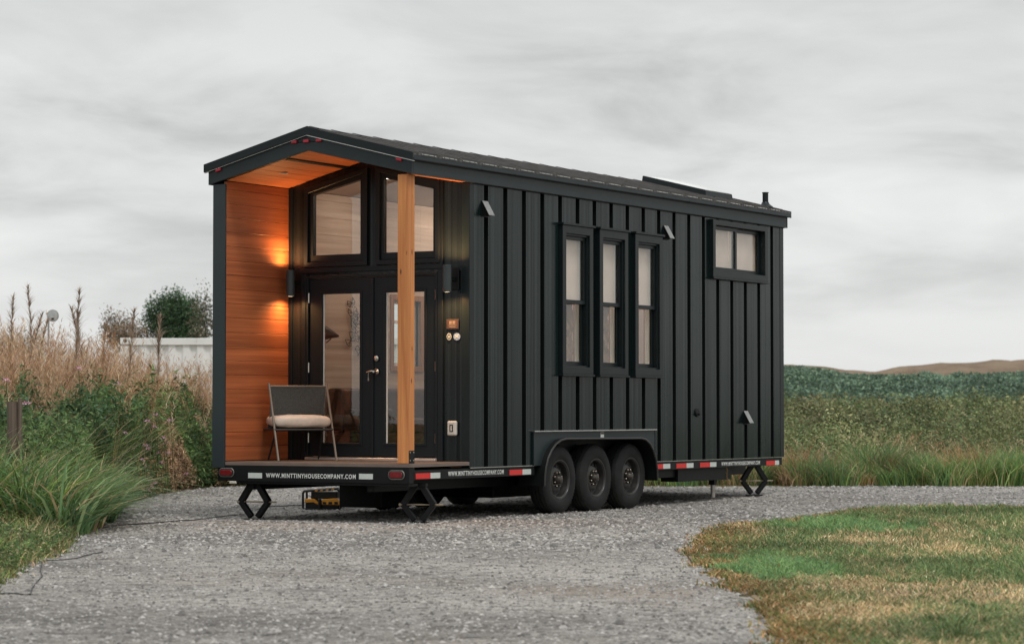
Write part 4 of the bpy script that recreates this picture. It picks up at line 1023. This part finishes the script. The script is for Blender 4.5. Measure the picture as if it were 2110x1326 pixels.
o=meshcol('lawn_grass',*join([lawn(330000,10.5,33),lawn(110000,10.5,20)]),M['blade']); o['kind']='stuff'; tag(o,'patchy green and straw-coloured lawn grass beside the gravel','grass')
# ---- left bank
def band_pts(n,f0,f1,r_in,r_out):
    f_=f0+(f1-f0)*rng.random(n); ri=r_in(f_); ro=r_out(f_); r_=ro+(ri-ro)*rng.random(n); return r_,f_
LBa=np.array(sorted([(b,a) for a,b in LB[3:12]]))
edgeL=lambda f_: np.interp(f_,LBa[:,0],LBa[:,1])
outL=lambda f_: -.25*f_
# a) low weeds
r_,f_=band_pts(26000,14.5,25.5,lambda f:edgeL(f)+.06*rng.normal(size=len(f)),outL)
sel=vnoise(r_,f_,.8,41)>.12; r_,f_=r_[sel],f_[sel]; x,y=W2a(r_,f_); n=len(x); h=(.07+.20*rng.random(n))*(.5+vnoise(r_,f_,.7,42))*np.clip((edgeL(f_)-r_)/.35+.35,.3,1.2)
A=blades_geo(x,y,gz(f_),h,rng.random(n)*6.28,.4+.8*rng.random(n),.009+.004*rng.random(n),pick(n,[GREEN,OLIVE,YG,TAN,BROWN],[3,4,2,1.6,1]),3)
n=30000; r_,f_=band_pts(n,17.5,25.5,lambda f:edgeL(f)-.05,outL); hh=vnoise(r_,f_,.6,43)*.30; x,y=W2a(r_,f_)
B=leaves_geo(x,y,gz(f_)+hh*rng.random(n)**.5,.02+.02*rng.random(n),pick(n,[GREEN,OLIVE,DGREEN,YG,(.40,.33,.2)],[4,4,3,1,.6]),.5)
o=meshcol('low_weeds',*join([A,B]),M['leaf']); o['kind']='stuff'; tag(o,'low green and brown weeds along the left gravel edge','weeds')
# b) lush tall grass in tussocks
def tussocks(cent,per,h0,lean0,w0,cols,wts,spread=.16,outward=.75,nseg=4):
    out=[]
    for (r0,f0,hs) in cent:
        n=per; a=rng.random(n)*6.28; d=spread*np.sqrt(rng.random(n)); r_=r0+d*np.cos(a); f_=f0+d*np.sin(a); x,y=W2a(r_,f_)
        az=np.where(rng.random(n)<outward,a-YAW,rng.random(n)*6.28)+rng.normal(size=n)*.4
        h=h0*hs*(.55+.6*rng.random(n)); tint=.8+.4*rng.random()
        out.append(blades_geo(x,y,gz(f_),h,az,lean0*(.4+.9*rng.random(n)),w0*(.7+.6*rng.random(n)),pick(n,cols,wts)*tint,nseg,1.15))
    return out
cents=[]
for k in range(170):
    f0=24.9+6.2*rng.random(); r0=outL(f0)+(edgeL(f0)-.12-outL(f0))*rng.random(); e=edgeL(f0)-r0
    cents.append((r0,f0,.45+.45*min(1,e/.8)+.35*rng.random()))
parts=tussocks(cents,95,1.0,1.0,.025,[GREEN,(.085,.17,.05),TEAL,YG,DGREEN,TAN],[4,4,1.5,3,1.2,2.0],.22)
front=[(edgeL(f0)-.10-.15*rng.random(),f0,.75+.25*rng.random()) for f0 in np.linspace(24.8,30.5,26)]
parts+=tussocks(front,95,.66,1.1,.024,[GREEN,(.07,.15,.06),TEAL,(.12,.18,.09)],[4,3,3,1.5],.2)
parts+=tussocks(cents[::2]+front,9,1.1,1.15,.042,[(.12,.19,.08),(.16,.22,.10),(.09,.16,.07),TAN],[3,2,3,1],.2)
o=meshcol('tall_grass',*join(parts),M['blade']); o['kind']='stuff'; tag(o,'lush long-bladed green grass clumps at the left edge of the gravel','grass')
# long arching straw stems over the grass
parts=[]
n=170; f_=25.5+8*rng.random(n); r_=outL(f_)+(edgeL(f_)-.1-outL(f_))*rng.random(n); x,y=W2a(r_,f_); az=R(0)-YAW*0+rng.normal(size=n)*.9+.4
h=1.15+.6*rng.random(n)
parts.append(blades_geo(x,y,gz(f_),h,az,.5+.6*rng.random(n),np.full(n,.007),pick(n,[PALE,TAN,YG],[3,3,2]),7,1.1))
# seed heads on their tips
t=1.0
tipx=x+np.cos(az)*0; 
o=meshcol('straw_stems',*join(parts),M['dry']); o['kind']='stuff'; tag(o,'thin arching straw-coloured grass stems over the green clumps','grass')
# c) leafy herbs
def herbs(n,f0,f1,hfun,ri,ro,cols,wts,size,seed,topbias=.6):
    f_=f0+(f1-f0)*rng.random(n); r_=ro(f_)+(ri(f_)-ro(f_))*rng.random(n); H_=hfun(r_,f_)*(.55+.55*vnoise(r_*2.2,f_*1.4,.55,seed)+.25*vnoise(r_*2,f_*2,.2,seed+1))
    x,y=W2a(r_,f_); z=gz(f_)+H_*rng.random(n)**topbias
    # leaf clumps: per-clump tint
    tint=(.65+.7*vnoise(r_*2+5,f_+z*2,.3,seed+2))[:,None]
    return leaves_geo(x,y,z,size*(.6+.8*rng.random(n)),pick(n,cols,wts,.2)*tint,.28)
ri=lambda f_:np.minimum(edgeL(f_)-.05,-.085*f_); 
P1=herbs(85000,30.2,35.2,lambda r,f:.80+.75*vnoise(r*1.3,f,.6,151),ri,outL,[DGREEN,GREEN,TEAL,OLIVE],[4,4,1.5,1.5],.085,51)
P2=herbs(50000,34.6,40.0,lambda r,f:1.45+0*r,lambda f_:np.minimum(edgeL(f_)-.05,-.075*f_),outL,[GREEN,OLIVE,DGREEN,(.10,.17,.04)],[4,3,2,2],.085,61)
P3=herbs(14000,31.5,38.0,lambda r,f:.55+0*r,lambda f_:edgeL(f_)+.0,lambda f_:edgeL(f_)-.8,[BROWN,TAN,OLIVE,RUST],[4,3,3,1],.07,66)
def edgeherbs(n,seed):
    b_=-.165+.088*rng.random(n); fe=np.interp(b_,[-.1528,-.1424,-.1348,-.1177,-.097],[32.3,33.9,35.2,37.6,38.85]); d=2.4*rng.random(n)
    f_=fe+.08+d; r_=b_*f_; H_=(.45+.85*np.clip(d/1.6,0,1)**.6)*(.55+.5*vnoise(r_*2.2,f_,.5,seed)+.3*vnoise(r_*3,f_*2,.2,seed+1)); x,y=W2a(r_,f_); z=gz(f_)+H_*rng.random(n)**.6
    br=vnoise(r_*1.6,f_+z*1.5,.45,seed+3); tint=(.6+.8*vnoise(r_*2+5,f_+z*2,.25,seed+2))[:,None]
    C=np.where((br>.64)[:,None],pick(n,[BROWN,TAN,(.30,.19,.12)],[3,2,3],.2),pick(n,[DGREEN,GREEN,OLIVE,(.10,.17,.04)],[4,4,2,1.6],.2))*tint
    return leaves_geo(x,y,z,np.where(br>.64,.045,.072)*(.6+.8*rng.random(n)),C,.26)
P4=edgeherbs(60000,57)
P5=herbs(26000,26.5,31.0,lambda r,f:.95*(vnoise(r*1.5,f,.6,58)>.42)+.05,lambda f_:edgeL(f_)-.25,outL,[DGREEN,GREEN,OLIVE,(.10,.16,.05)],[3,4,2,2],.065,59)
# stems
n=4200; f_=30.2+9.5*rng.random(n); r_=outL(f_)+(ri(f_)-outL(f_))*rng.random(n); x,y=W2a(r_,f_)
S=blades_geo(x,y,gz(f_),.9+.5*rng.random(n),rng.random(n)*6.28,.1+.3*rng.random(n),np.full(n,.012),pick(n,[OLIVE,BROWN,DGREEN],[2,1,2]),3)
n=9000; f_=30.4+8.5*rng.random(n); r_=outL(f_)+(ri(f_)-outL(f_))*rng.random(n); x,y=W2a(r_,f_)
S2=blades_geo(x,y,gz(f_)+.5,.35+.6*rng.random(n),rng.random(n)*6.28,.5+.8*rng.random(n),.010+.006*rng.random(n),pick(n,[GREEN,YG,DGREEN,TAN],[3,2,3,1]),3)
o=meshcol('leafy_herbs',*join([P1,P2,P3,P4,P5,S,S2]),M['leaf']); o['kind']='stuff'; tag(o,'dense dark green leafy herbs behind the long grass','plants')
# d) brown fluffy plumes
def plume(x,y,z0,h,n_sp,cols,wts,spike=.11,frac=.45,lean=None,wd=.006):
    n=len(x); out=[]; az=rng.random(n)*6.28; ln=(.05+.25*rng.random(n)) if lean is None else lean
    out.append(blades_geo(x,y,z0,h,az,ln,np.full(n,wd*1.6),pick(n,cols,wts,.15),3,.3))
    idx=np.repeat(np.arange(n),n_sp); t=1-frac*rng.random(len(idx)); hh=h[idx]
    off=ln[idx]*hh*t**1.7; X=x[idx]+np.cos(az[idx])*off; Y=y[idx]+np.sin(az[idx])*off; Z=z0[idx]+hh*(t-.3*ln[idx]*.42*t**2.4)
    out.append(blades_geo(X,Y,Z,spike*(.5+.8*rng.random(len(idx)))*(1.35-t)*1.8,rng.random(len(idx))*6.28,.6+.8*rng.random(len(idx)),wd*(.8+.9*rng.random(len(idx))),pick(n,cols,wts,.12)[idx]*(1+.15*rng.normal(size=(len(idx),1))),2,.5))
    return out
n=6200; f_=34.+8.5*rng.random(n)**.8; r_=-.235*f_+(.235-.078)*f_*rng.random(n)
ok=r_<edgeL(np.minimum(f_,38.5))+.1; r_,f_=r_[ok],f_[ok]; n=len(r_); x,y=W2a(r_,f_)
fe=np.interp(r_/f_,[-.1528,-.1424,-.1348,-.1177,-.097],[31.5,33.9,35.2,37.6,38.85]); ok=(f_>fe+1.9)|(rng.random(n)<.10); r_,f_,x,y=r_[ok],f_[ok],x[ok],y[ok]; n=len(r_)
pxx=r_/f_*5294.2+1055
htop=np.interp(pxx,[0,60,130,200,250,300,360,437,500],[2.45,2.40,2.25,2.2,2.15,2.0,1.92,1.95,1.95])
h=htop*(.55+.50*rng.random(n)); 
PB=plume(x,y,gz(f_),h,30,[TAN,BROWN,(.33,.20,.12),PALE,RUST],[4,3,4,1.5,.8],.13,.55)
n=420; f_=33.8+3*rng.random(n); r_=-.23*f_+(.23-.10)*f_*rng.random(n); ok=r_<edgeL(f_)-.7; r_,f_=r_[ok],f_[ok]; n=len(r_); x,y=W2a(r_,f_)
PB+=plume(x,y,gz(f_),1.0+.55*rng.random(n),26,[TAN,BROWN,(.33,.20,.12)],[3,3,3],.10,.5)
n=1500; f_=30.0+5*rng.random(n); r_=-.232*f_+(.232-.125)*f_*rng.random(n); fe=np.interp(r_/f_,[-.1528,-.1424,-.1348,-.1177],[31.2,33.9,35.2,37.6]); ok=(r_<edgeL(f_)-.3)&(f_>fe+.3)&(vnoise(r_*1.4,f_,.7,141)>.55); r_,f_=r_[ok],f_[ok]; n=len(r_); x,y=W2a(r_,f_)
PB+=plume(x,y,gz(f_),(.95+.75*rng.random(n)),26,[TAN,BROWN,(.33,.20,.12),PALE],[3,3,4,1],.12,.5)
o=meshcol('dry_reeds',*join(PB),M['dry']); o['kind']='stuff'; tag(o,'dense brown fluffy dried reeds and seed heads behind the green herbs','dry reeds')
# e) tall single stalks
st=[(18,612,'tall dry feathery stalk nearest the left edge of the sky',.0),(47,640,'bent dry stalk with drooping tip, second from the left edge',.25),(72,588,'tallest dry feathery stalk, left of the round disc',-.05),(152,598,'upright dry feathery stalk just right of the round disc',.02),(182,626,'dry stalk leaning left between the disc and the small dark bush',-.22),(205,668,'short dry stalk with a star-shaped tip above the small dark bush',.05),(262,640,'pale wispy stalk above the left corner of the white container',.05),(322,650,'brown feathery stalk in front of the round green tree',.0),(66,655,'shorter dry stalk beneath the tallest feathery one',.2),(12,668,'short brown stalk low at the left edge',-.1)]
for i,(px,py,lb,ln) in enumerate(st):
    f0=36.5+.5*(i%3); H_=(845.7-py)/5294.2*f0+.625+.505; r0=(px-1055)/5294.2*f0; x,y=W2(r0-ln*H_*.25,f0)
    T_=[];az=np.array([-YAW if ln>=0 else math.pi-YAW]); n1=1
    X=np.array([0.]);h=np.array([H_]);l_=np.array([abs(ln)*.6+.02])
    sv=blades_geo(X,X,X,h,az,l_,np.array([.016]),np.array([TAN]),6,.3)
    sv2=blades_geo(X,X,X,h,az,l_,np.array([.016]),np.array([BROWN]),6,.3)
    k=190; t=1-.42*rng.random(k)**1.3; off=l_*H_*t**1.7; xx=np.cos(az)*off;yy=np.sin(az)*off;zz=H_*(t-.3*l_*.42*t**2.4)
    a2=rng.random(k)*6.28
    sp=blades_geo(xx,yy,zz,(.06+.13*rng.random(k))*(.6+.9*np.sin((1-t)/.42*2.6)),a2,.35+.55*rng.random(k),.008+.006*rng.random(k),pick(k,[(.30,.23,.17),(.24,.18,.13),(.20,.14,.10)],[3,3,2]),2,.4)
    o=meshcol('dry_stalk',*join([sv,sv2,sp]),M['dry']); o.location=(x,y,float(gz(f0))); tag(o,lb,'dry stalk','tall dry stalks against the sky')
# f) pink flowers
fl_px=[(322,858),(352,868),(305,870),(318,882),(338,905),(342,915),(300,920),(306,927),(258,895),(225,922),(325,937),(345,935),(332,955),(293,950),(298,962),(228,892),(55,834),(85,842),(13,787),(240,980),(258,980),(318,997),(307,1012),(177,888),(243,793),(385,980),(28,840),(95,890),(162,762),(312,1004)]
pl_=None
for i,(px,py) in enumerate(fl_px):
    f0=30.6+ (1000-py)/200*2.2 if py>840 else 29.2 if px<120 else 33.5
    bb=(px-1055)/5294.2
    if bb>-.160: f0=max(f0,float(np.interp(bb,[-.1528,-.1424,-.1348,-.1177,-.097],[32.3,33.9,35.2,37.6,38.85]))+.15)
    r0=bb*f0; z=(845.7-py)/5294.2*f0+.625; x,y=W2(r0,f0)
    mb=MB(); rr=random.Random(i%5)
    for k in range(26):
        a=rr.uniform(0,6.28); e=rr.uniform(-.2,1.2); d=Vector((math.cos(a)*math.cos(e),math.sin(a)*math.cos(e),math.sin(e)*.7)); c=d*rr.uniform(.015,.055); s_=rr.uniform(.014,.022)
        u=d.cross(Vector((0,0,1))).normalized()*s_*.6
        mb.add([c,c+d*s_+u,c+d*s_*1.7,c+d*s_-u],[(0,1,2,3)])
    e=bpy.data.objects.new('pink_flower',None); col.objects.link(e); e.location=(x,y,z)
    mb.build('petals',M['petal'],e,normals=False)
    MB().tube([(0,0,.01),(.01,.02,-.25),(.0,.05,-min(.6,z+.50))],.005,5).build('stem',plain('flower_stem',(.07,.12,.03),.7) if i==0 else bpy.data.materials['flower_stem'],e)
    tag(e,'small pale pink flower head among the leafy plants left of the house','flower','pink flowers in the left bank')
# ---- trees / bushes
def tree(name,label,cat,r0,f0,zb,parts_,nleaf,size,cols,wts,trunk=True,trunk_r=.09,up=.0):
    x0,y0=W2(r0,f0); T_=empty(name,(x0,y0,-.505)); tag(T_,label,cat)
    if trunk:
        mb=MB(); rr=random.Random(int(f0*10)); top=max(p[1] for p in parts_)
        mb.tube([(0,0,-.1),(.04,.02,top*.4),(.0,.05,top*.75)],[trunk_r,trunk_r*.7,trunk_r*.25],8)
        for p in parts_: mb.tube([(.02,0,top*.22),(p[0]*.5,.1,p[1]*.65),(p[0],0,p[1])],[trunk_r*.5,trunk_r*.3,.01],6)
        mb.build('trunk',M['oldwood'],T_,smooth=True)
    G_=[]
    tot=sum(p[2]*p[2]*p[3] for p in parts_)
    for (dx,dz,rw,rh,ragged) in parts_:
        n=int(nleaf*rw*rw*rh/tot); d=rng.normal(size=(n,3)); d/=np.linalg.norm(d,axis=1)[:,None]; rad=rng.random(n)**.4
        az=np.arctan2(d[:,1],d[:,0]); lump=1+ragged*(vnoise(az*3+dx,d[:,2]*4+dz,.8,int(71+rw*10))-.5)*1.2+ragged*.5*(vnoise(az*9,d[:,2]*9,.7,73)-.5)
        R_=rad*lump; X=dx+d[:,0]*R_*rw; Y=d[:,1]*R_*rw; Z=dz+d[:,2]*R_*rh
        if up: Z=Z+up*rng.random(n)**3*(d[:,2]>.2)
        tint=(.6+.8*vnoise(X*2.1+3,Z*2.1,.5,77))[:,None]
        G_.append(leaves_geo(X,Y,Z,size*(.6+.8*rng.random(n)),pick(n,cols,wts,.2)*tint,.4))
    v,f_,c=join(G_)
    # camera-facing frame of offsets: rotate into world
    ca,sa=math.cos(-YAW),math.sin(-YAW); vx,vy=v[:,0]*ca-v[:,1]*sa,v[:,0]*sa+v[:,1]*ca; v=np.stack([vx,vy,v[:,2]],1)
    meshcol('crown',v,f_,c,M['leaf'],T_); return T_
f0=95.; k_=f0/5294.2
DT=[(.038,.075,.034),(.028,.058,.028),(.06,.095,.04)]
tree('broadleaf_tree','round dark green tree rising behind the white shipping container','tree',(362-1055)*k_,f0,0,[(.05,(845.7-672)*k_+1.13,1.15,1.15,.35),(-.55,(845.7-655)*k_+1.13,.80,.85,.5),(.50,(845.7-652)*k_+1.13,.72,.78,.5),(-.05,(845.7-620)*k_+1.13,.5,.5,.6),(0,1.6,1.2,1.7,.5)],34000,.10,DT,[4,3,2],up=.12)
tree('twiggy_tree','grey-green thin tree partly hidden by the left edge of the house','tree',(442-1055)*k_,f0-3,0,[(0,(845.7-668)*k_+1.13,.55,1.1,1.0),(.3,2.2,.8,1.7,.8)],6500,.10,[(.09,.09,.06),(.13,.10,.07)],[2,1],up=.5)
tree('twiggy_bush','sparse brown twiggy bush between the wispy stalk and the round tree','bush',(292-1055)*k_,f0-5,0,[(0,(845.7-690)*k_+1.0,.70,.70,.9),(-.45,(845.7-680)*k_+1.1,.3,.6,.9),(.5,(845.7-705)*k_+1.,.6,.6,.9)],6500,.085,[(.17,.12,.085),(.10,.09,.055)],[3,1],up=.15)
tree('small_bush','small dark green bush showing above the reeds left of the container','bush',(205-1055)*k_,f0-15,0,[(-.3,(845.7-722)*k_+.9,.50,.45,.8),(.25,(845.7-718)*k_+.9,.45,.45,.8),(0,1.2,.8,1.3,.5)],3500,.10,DT,[4,3,2])
# ---- right and far verge
NRM=[(GREEN,3),(YG,2.4),((.09,.19,.055),2.4),(TAN,1.7),(OLIVE,2),(RUST,.35),(BROWN,.5)]
def verge():
    out=[]
    for k in range(860):
        f0=38.5+4.6*rng.random()**.8; r0=-5.+21.*rng.random()
        if r0<-3.6 and f0<39.2: continue
        nn=vnoise(r0*1.0,f0*.6,.55,81); n2=vnoise(r0,f0,.4,82)
        if nn>.66: cs,ws=[TAN,BROWN,RUST,YG],[5,2.5,1,2]
        elif nn<.35: cs,ws=[(.085,.19,.06),(.07,.14,.065),GREEN,YG],[4,2,2,2]
        else: cs,ws=[(.12,.14,.05),(.18,.22,.065),(.10,.18,.055),TAN],[3,4,3,1.5]
        hs=.28+.42*n2+.15*(f0-38.5)/4.6
        out+=tussocks([(r0,f0,hs)],85,.95,.85,.014,cs,ws,.28,.5,3)
    big=[]
    for px,f0,hs in ((1655,38.9,.75),(1700,38.8,.62),(1785,39.6,.95),(1800,40.2,1.05),(1815,39.4,.85),(1870,39.3,.6),(1905,38.9,.7),(1940,38.9,.66),(2040,38.9,.8),(2085,39.0,.85),(2110,39.2,.8),(2140,39.0,.7),(1560,39.2,.6),(1450,39.0,.55)):
        for q in range(2): big.append(((px-1055+rng.normal()*14)/5294.2*f0,f0+.15*rng.normal(),hs*(.8+.3*rng.random())))
    out+=tussocks(big,170,.95,.75,.016,[(.10,.19,.06),(.075,.15,.065),(.16,.22,.07),TAN],[3,2,3,.7],.3,.5,3)
    rust=[((px-1055)/5294.2*39.2,39.2+.2*rng.random(),.62+.2*rng.random()) for px in (1625,1640,1690,1820,1835,1965,1980,1995,2010)]
    out+=tussocks(rust,150,.95,.5,.013,[BROWN,RUST,TAN],[3,3,2],.22,.5,3)
    return out
o=meshcol('verge_grass',*join(verge()),M['blade']); o['kind']='stuff'; tag(o,'tufted green and straw verge grass beyond the gravel','grass')
n=420; f_=39.5+4*rng.random(n); r_=1.5+8.3*rng.random(n); g1=vnoise(r_,f_,.8,83)>.5; r_,f_=r_[g1],f_[g1]; n=len(r_); x,y=W2a(r_,f_)
o=meshcol('seeding_grass',*join(plume(x,y,gz(f_),(.5+.4*rng.random(n)),14,[TAN,PALE,BROWN],[3,2,2],.07,.3,.4+.5*rng.random(n),.006)),M['dry']); o['kind']='stuff'; tag(o,'straw-coloured seed heads standing in the verge grass','grass')
# shrub field
def field():
    out=[]
    def clump_set(nc,f0,f1,per,size,hk=1.,rk=1.):
        cf=f0+(f1-f0)*rng.random(nc)**1.0; cr=(-.26+.68*rng.random(nc))*cf
        ok=(cr>-.085*cf)|(cf>62); cf,cr=cf[ok],cr[ok]; nc=len(cf)
        H_=np.interp(cf,[43,60,112],[1.22,1.62,2.22])*(.70+.32*rng.random(nc))*(.86+.28*vnoise(cr,cf*.6,2.2,91))*hk; rw=(.28+.34*rng.random(nc))*(cf/50)*rk
        i=np.repeat(np.arange(nc),per); n=len(i); d=rng.normal(size=(n,3)); d/=np.linalg.norm(d,axis=1)[:,None]; rr=rng.random(n)**.45
        d[:,2]=np.abs(d[:,2])*1.0-.25
        X=cr[i]+d[:,0]*rr*rw[i]; Y=cf[i]+d[:,1]*rr*rw[i]; Z=H_[i]*(.45+.55*d[:,2]*rr)+.05*rng.random(n)
        pal=np.array([(.085,.097,.045),(.070,.085,.038),(.10,.102,.050),(.115,.098,.058),(.066,.095,.044)]); ci=rng.choice(5,nc,p=[.34,.26,.18,.08,.14])
        C=pal[ci][i]*(2.15*(.65+.6*rng.random(nc))*(.55+.9*vnoise(cr,cf*.4,1.6,93)))[i][:,None]*(1+.15*rng.normal(size=(n,1))).clip(.5,1.5)
        x,y=W2a(X,Y); out.append(leaves_geo(x,y,gz(Y)+np.maximum(Z,.02),size*(.6+.8*rng.random(n))*(1+(Y-f0)/(f1-f0)*.5),C,.5))
    clump_set(2300,41.8,60,95,.058); clump_set(2300,58,85,58,.09); clump_set(1900,82,118,46,.13)
    clump_set(230,42.6,58,330,.062,1.13,1.9); clump_set(160,58,80,200,.09,1.08,1.9)
    return join(out)
o=meshcol('marsh_shrubs',*field(),M['leaf']); o['kind']='stuff'; tag(o,'wide field of low olive-green marsh shrubs beyond the verge','shrubs')
f0=52.; k_=f0/5294.2
tree('tall_shrub','tallest leafy shrub standing above the olive marsh field','shrub',(1910-1055)*k_,f0,0,[(.02,(845.7-826)*k_+1.13,.26,.26,1.0),(-.25,(845.7-850)*k_+1.13,.45,.4,.8),(.25,(845.7-860)*k_+1.13,.45,.4,.8),(0,.6,.8,.6,.5)],3400,.06,[(.085,.095,.035),(.12,.12,.045),(.06,.075,.03)],[3,2,2],trunk=True,trunk_r=.03)
# berms
def hillm(name,stops,sc_=.5,bs=.8):
    m,nt,b=newmat(name); v=mapping(nt); n=noise(nt,v,sc_,8,.65); lk(nt,ramp(nt,n.outputs[0],stops),b.inputs['Base Color']); b.inputs['Roughness'].default_value=.95; b.inputs['Specular IOR Level'].default_value=.1
    n2=noise(nt,v,1.8,8,.7); bump(nt,n2.outputs[0],b,1.,bs); return m
PG=[(-400,774),(1200,772),(1620,758),(1680,762),(1740,769),(1790,773),(1840,774),(1900,770),(1950,776),(2000,774),(2110,772),(3000,770)]
PB_=[(-400,778),(1200,765),(1600,751),(1700,752),(1740,758),(1775,764),(1800,766),(1830,758),(1880,750),(1980,745),(2110,741),(3000,740)]
def ridge(P,fc,wd,name,mat,rough,seed):
    ztop=lambda r: .625+(845.7-np.interp(r/fc*5294.2+1055,[p[0] for p in P],[p[1] for p in P]))/5294.2*fc+.505
    rs=np.linspace(-90,110,420); fs=np.linspace(fc-wd,fc+wd*1.6,44)
    def zf(r,f):
        u=np.where(f<fc,(fc-f)/wd,(f-fc)/(wd*1.6)); prof=np.cos(np.clip(u,0,1)*math.pi/2)**1.3
        return ztop(r)*prof*1.0+rough*(vnoise(r,f,1.6,seed)-.5)*prof+rough*.6*(vnoise(r,f,.7,seed+1)-.5)*prof-.05
    o=sheet(name,rs,fs,mat,zf); o['kind']='structure'; return ztop,zf
zt,zfG=ridge(PG,128,13,'green_hill',hillm('hill_green',[(.3,(.05,.09,.062)),(.5,(.085,.135,.088)),(.7,(.11,.165,.10))]),.35,101)
ridge(PB_,160,16,'brown_hill',hillm('hill_brown',[(.3,(.16,.12,.08)),(.5,(.24,.18,.13)),(.7,(.31,.245,.175))],.35,.3),.18,111)
n=130000; f_=115+16*rng.random(n); r_=(-.05+.42*rng.random(n))*f_; z=gz(f_)+zfG(r_,f_)-.06+.20*rng.random(n)**2; x,y=W2a(r_,f_)
tint=(1.1+.45*vnoise(r_*.7,f_*.5,1.5,121))[:,None]
o=meshcol('hill_scrub',*leaves_geo(x,y,z,.13+.13*rng.random(n),pick(n,[(.075,.118,.085),(.055,.09,.065),(.10,.145,.09)],[3,3,1.6],.15)*tint,.5),M['leaf']); o['kind']='stuff'; tag(o,'dense blue-green scrub covering the nearer low hill','scrub')
# ================================================================= LIGHT, SKY, CAMERA
w=bpy.data.worlds.new('World'); sc.world=w; w.use_nodes=True; nt=w.node_tree; bg=nt.nodes['Background']
SE,SA=R(60),R(122)
sky=nt.nodes.new('ShaderNodeTexSky'); sky.sky_type='NISHITA'; sky.sun_disc=False; sky.sun_elevation=SE; sky.sun_rotation=SA
tc=nt.nodes.new('ShaderNodeTexCoord'); sp=nt.nodes.new('ShaderNodeSeparateXYZ'); lk(nt,tc.outputs['Generated'],sp.inputs[0])
den=math_(nt,'ADD',math_(nt,'MAXIMUM',sp.outputs['Z'],0.0),.25)
cx_=math_(nt,'DIVIDE',sp.outputs['X'],den); cy_=math_(nt,'DIVIDE',sp.outputs['Y'],den)
# rotate into along/across view so bands run level
u=math_(nt,'ADD',math_(nt,'MULTIPLY',cx_,cF),math_(nt,'MULTIPLY',cy_,-sF)); v_=math_(nt,'ADD',math_(nt,'MULTIPLY',cx_,sF),math_(nt,'MULTIPLY',cy_,cF))
cb=nt.nodes.new('ShaderNodeCombineXYZ'); lk(nt,math_(nt,'MULTIPLY',u,1.0),cb.inputs[0]); lk(nt,math_(nt,'MULTIPLY',v_,1.15),cb.inputs[1]); cb.inputs[2].default_value=8.35
n1=noise(nt,cb.outputs[0],3.6,10,.56,.35)
n2=noise(nt,cb.outputs[0],1.35,3,.5,.4)
s=math_(nt,'ADD',math_(nt,'MULTIPLY',n1.outputs[0],.58),math_(nt,'MULTIPLY',n2.outputs[0],.42))
cl=ramp(nt,s,[(.30,(.46,.465,.465)),(.41,(.64,.65,.645)),(.50,(.80,.81,.805)),(.62,(.93,.94,.93))])
# thicker, paler air towards the horizon
hz=ramp(nt,sp.outputs['Z'],[(0.0,(1,1,1)),(.05,(.45,.45,.45)),(.11,(0,0,0))])
cl=mixc(nt,hz,cl,(.82,.83,.82))
zn=ramp(nt,sp.outputs['Z'],[(.20,(1,1,1)),(1.0,(2.0,2.0,2.0))]); cl=mixc(nt,1.0,cl,zn,'MULTIPLY')
lowb=ramp(nt,sp.outputs['Z'],[(.075,(1,1,1)),(.16,(.84,.835,.835))]); cl=mixc(nt,1.0,cl,lowb,'MULTIPLY')
lk(nt,cl,bg.inputs['Color']); bg.inputs['Strength'].default_value=1.0
bg2=nt.nodes.new('ShaderNodeBackground'); lk(nt,sky.outputs[0],bg2.inputs['Color']); bg2.inputs['Strength'].default_value=.05
mx=nt.nodes.new('ShaderNodeMixShader'); mx.inputs[0].default_value=.08
out=nt.nodes['World Output']; lk(nt,bg.outputs[0],mx.inputs[1]); lk(nt,bg2.outputs[0],mx.inputs[2]); lk(nt,mx.outputs[0],out.inputs[0])
sd=bpy.data.lights.new('Sun','SUN'); sd.energy=1.3; sd.angle=R(12); sd.color=(1,.96,.90)
so=bpy.data.objects.new('Sun',sd); col.objects.link(so)
# sky sun_rotation: clockwise from +Y seen from above
dirv=Vector((math.sin(SA)*math.cos(SE),math.cos(SA)*math.cos(SE),math.sin(SE))); so.rotation_euler=dirv.to_track_quat('Z','Y').to_euler()
cam=bpy.data.cameras.new('Camera'); co=bpy.data.objects.new('Camera',cam); col.objects.link(co); sc.camera=co
cam.sensor_width=36; cam.lens=5294.2169/2110*36; cam.clip_end=5000; cam.clip_start=.5
co.location=CAM; pit=R(1.9765); Fv=Vector((math.sin(YAW)*math.cos(pit),math.cos(YAW)*math.cos(pit),math.sin(pit)))
co.rotation_euler=Fv.to_track_quat('-Z','Y').to_euler()
cam.dof.use_dof=True; cam.dof.focus_distance=29.0; cam.dof.aperture_fstop=4.0
sc.view_settings.view_transform='Standard'; sc.view_settings.look='None'; sc.view_settings.exposure=0; sc.view_settings.gamma=1
sc.cycles.max_bounces=8; sc.cycles.transparent_max_bounces=12; sc.cycles.use_denoising=True
bpy.context.view_layer.update()
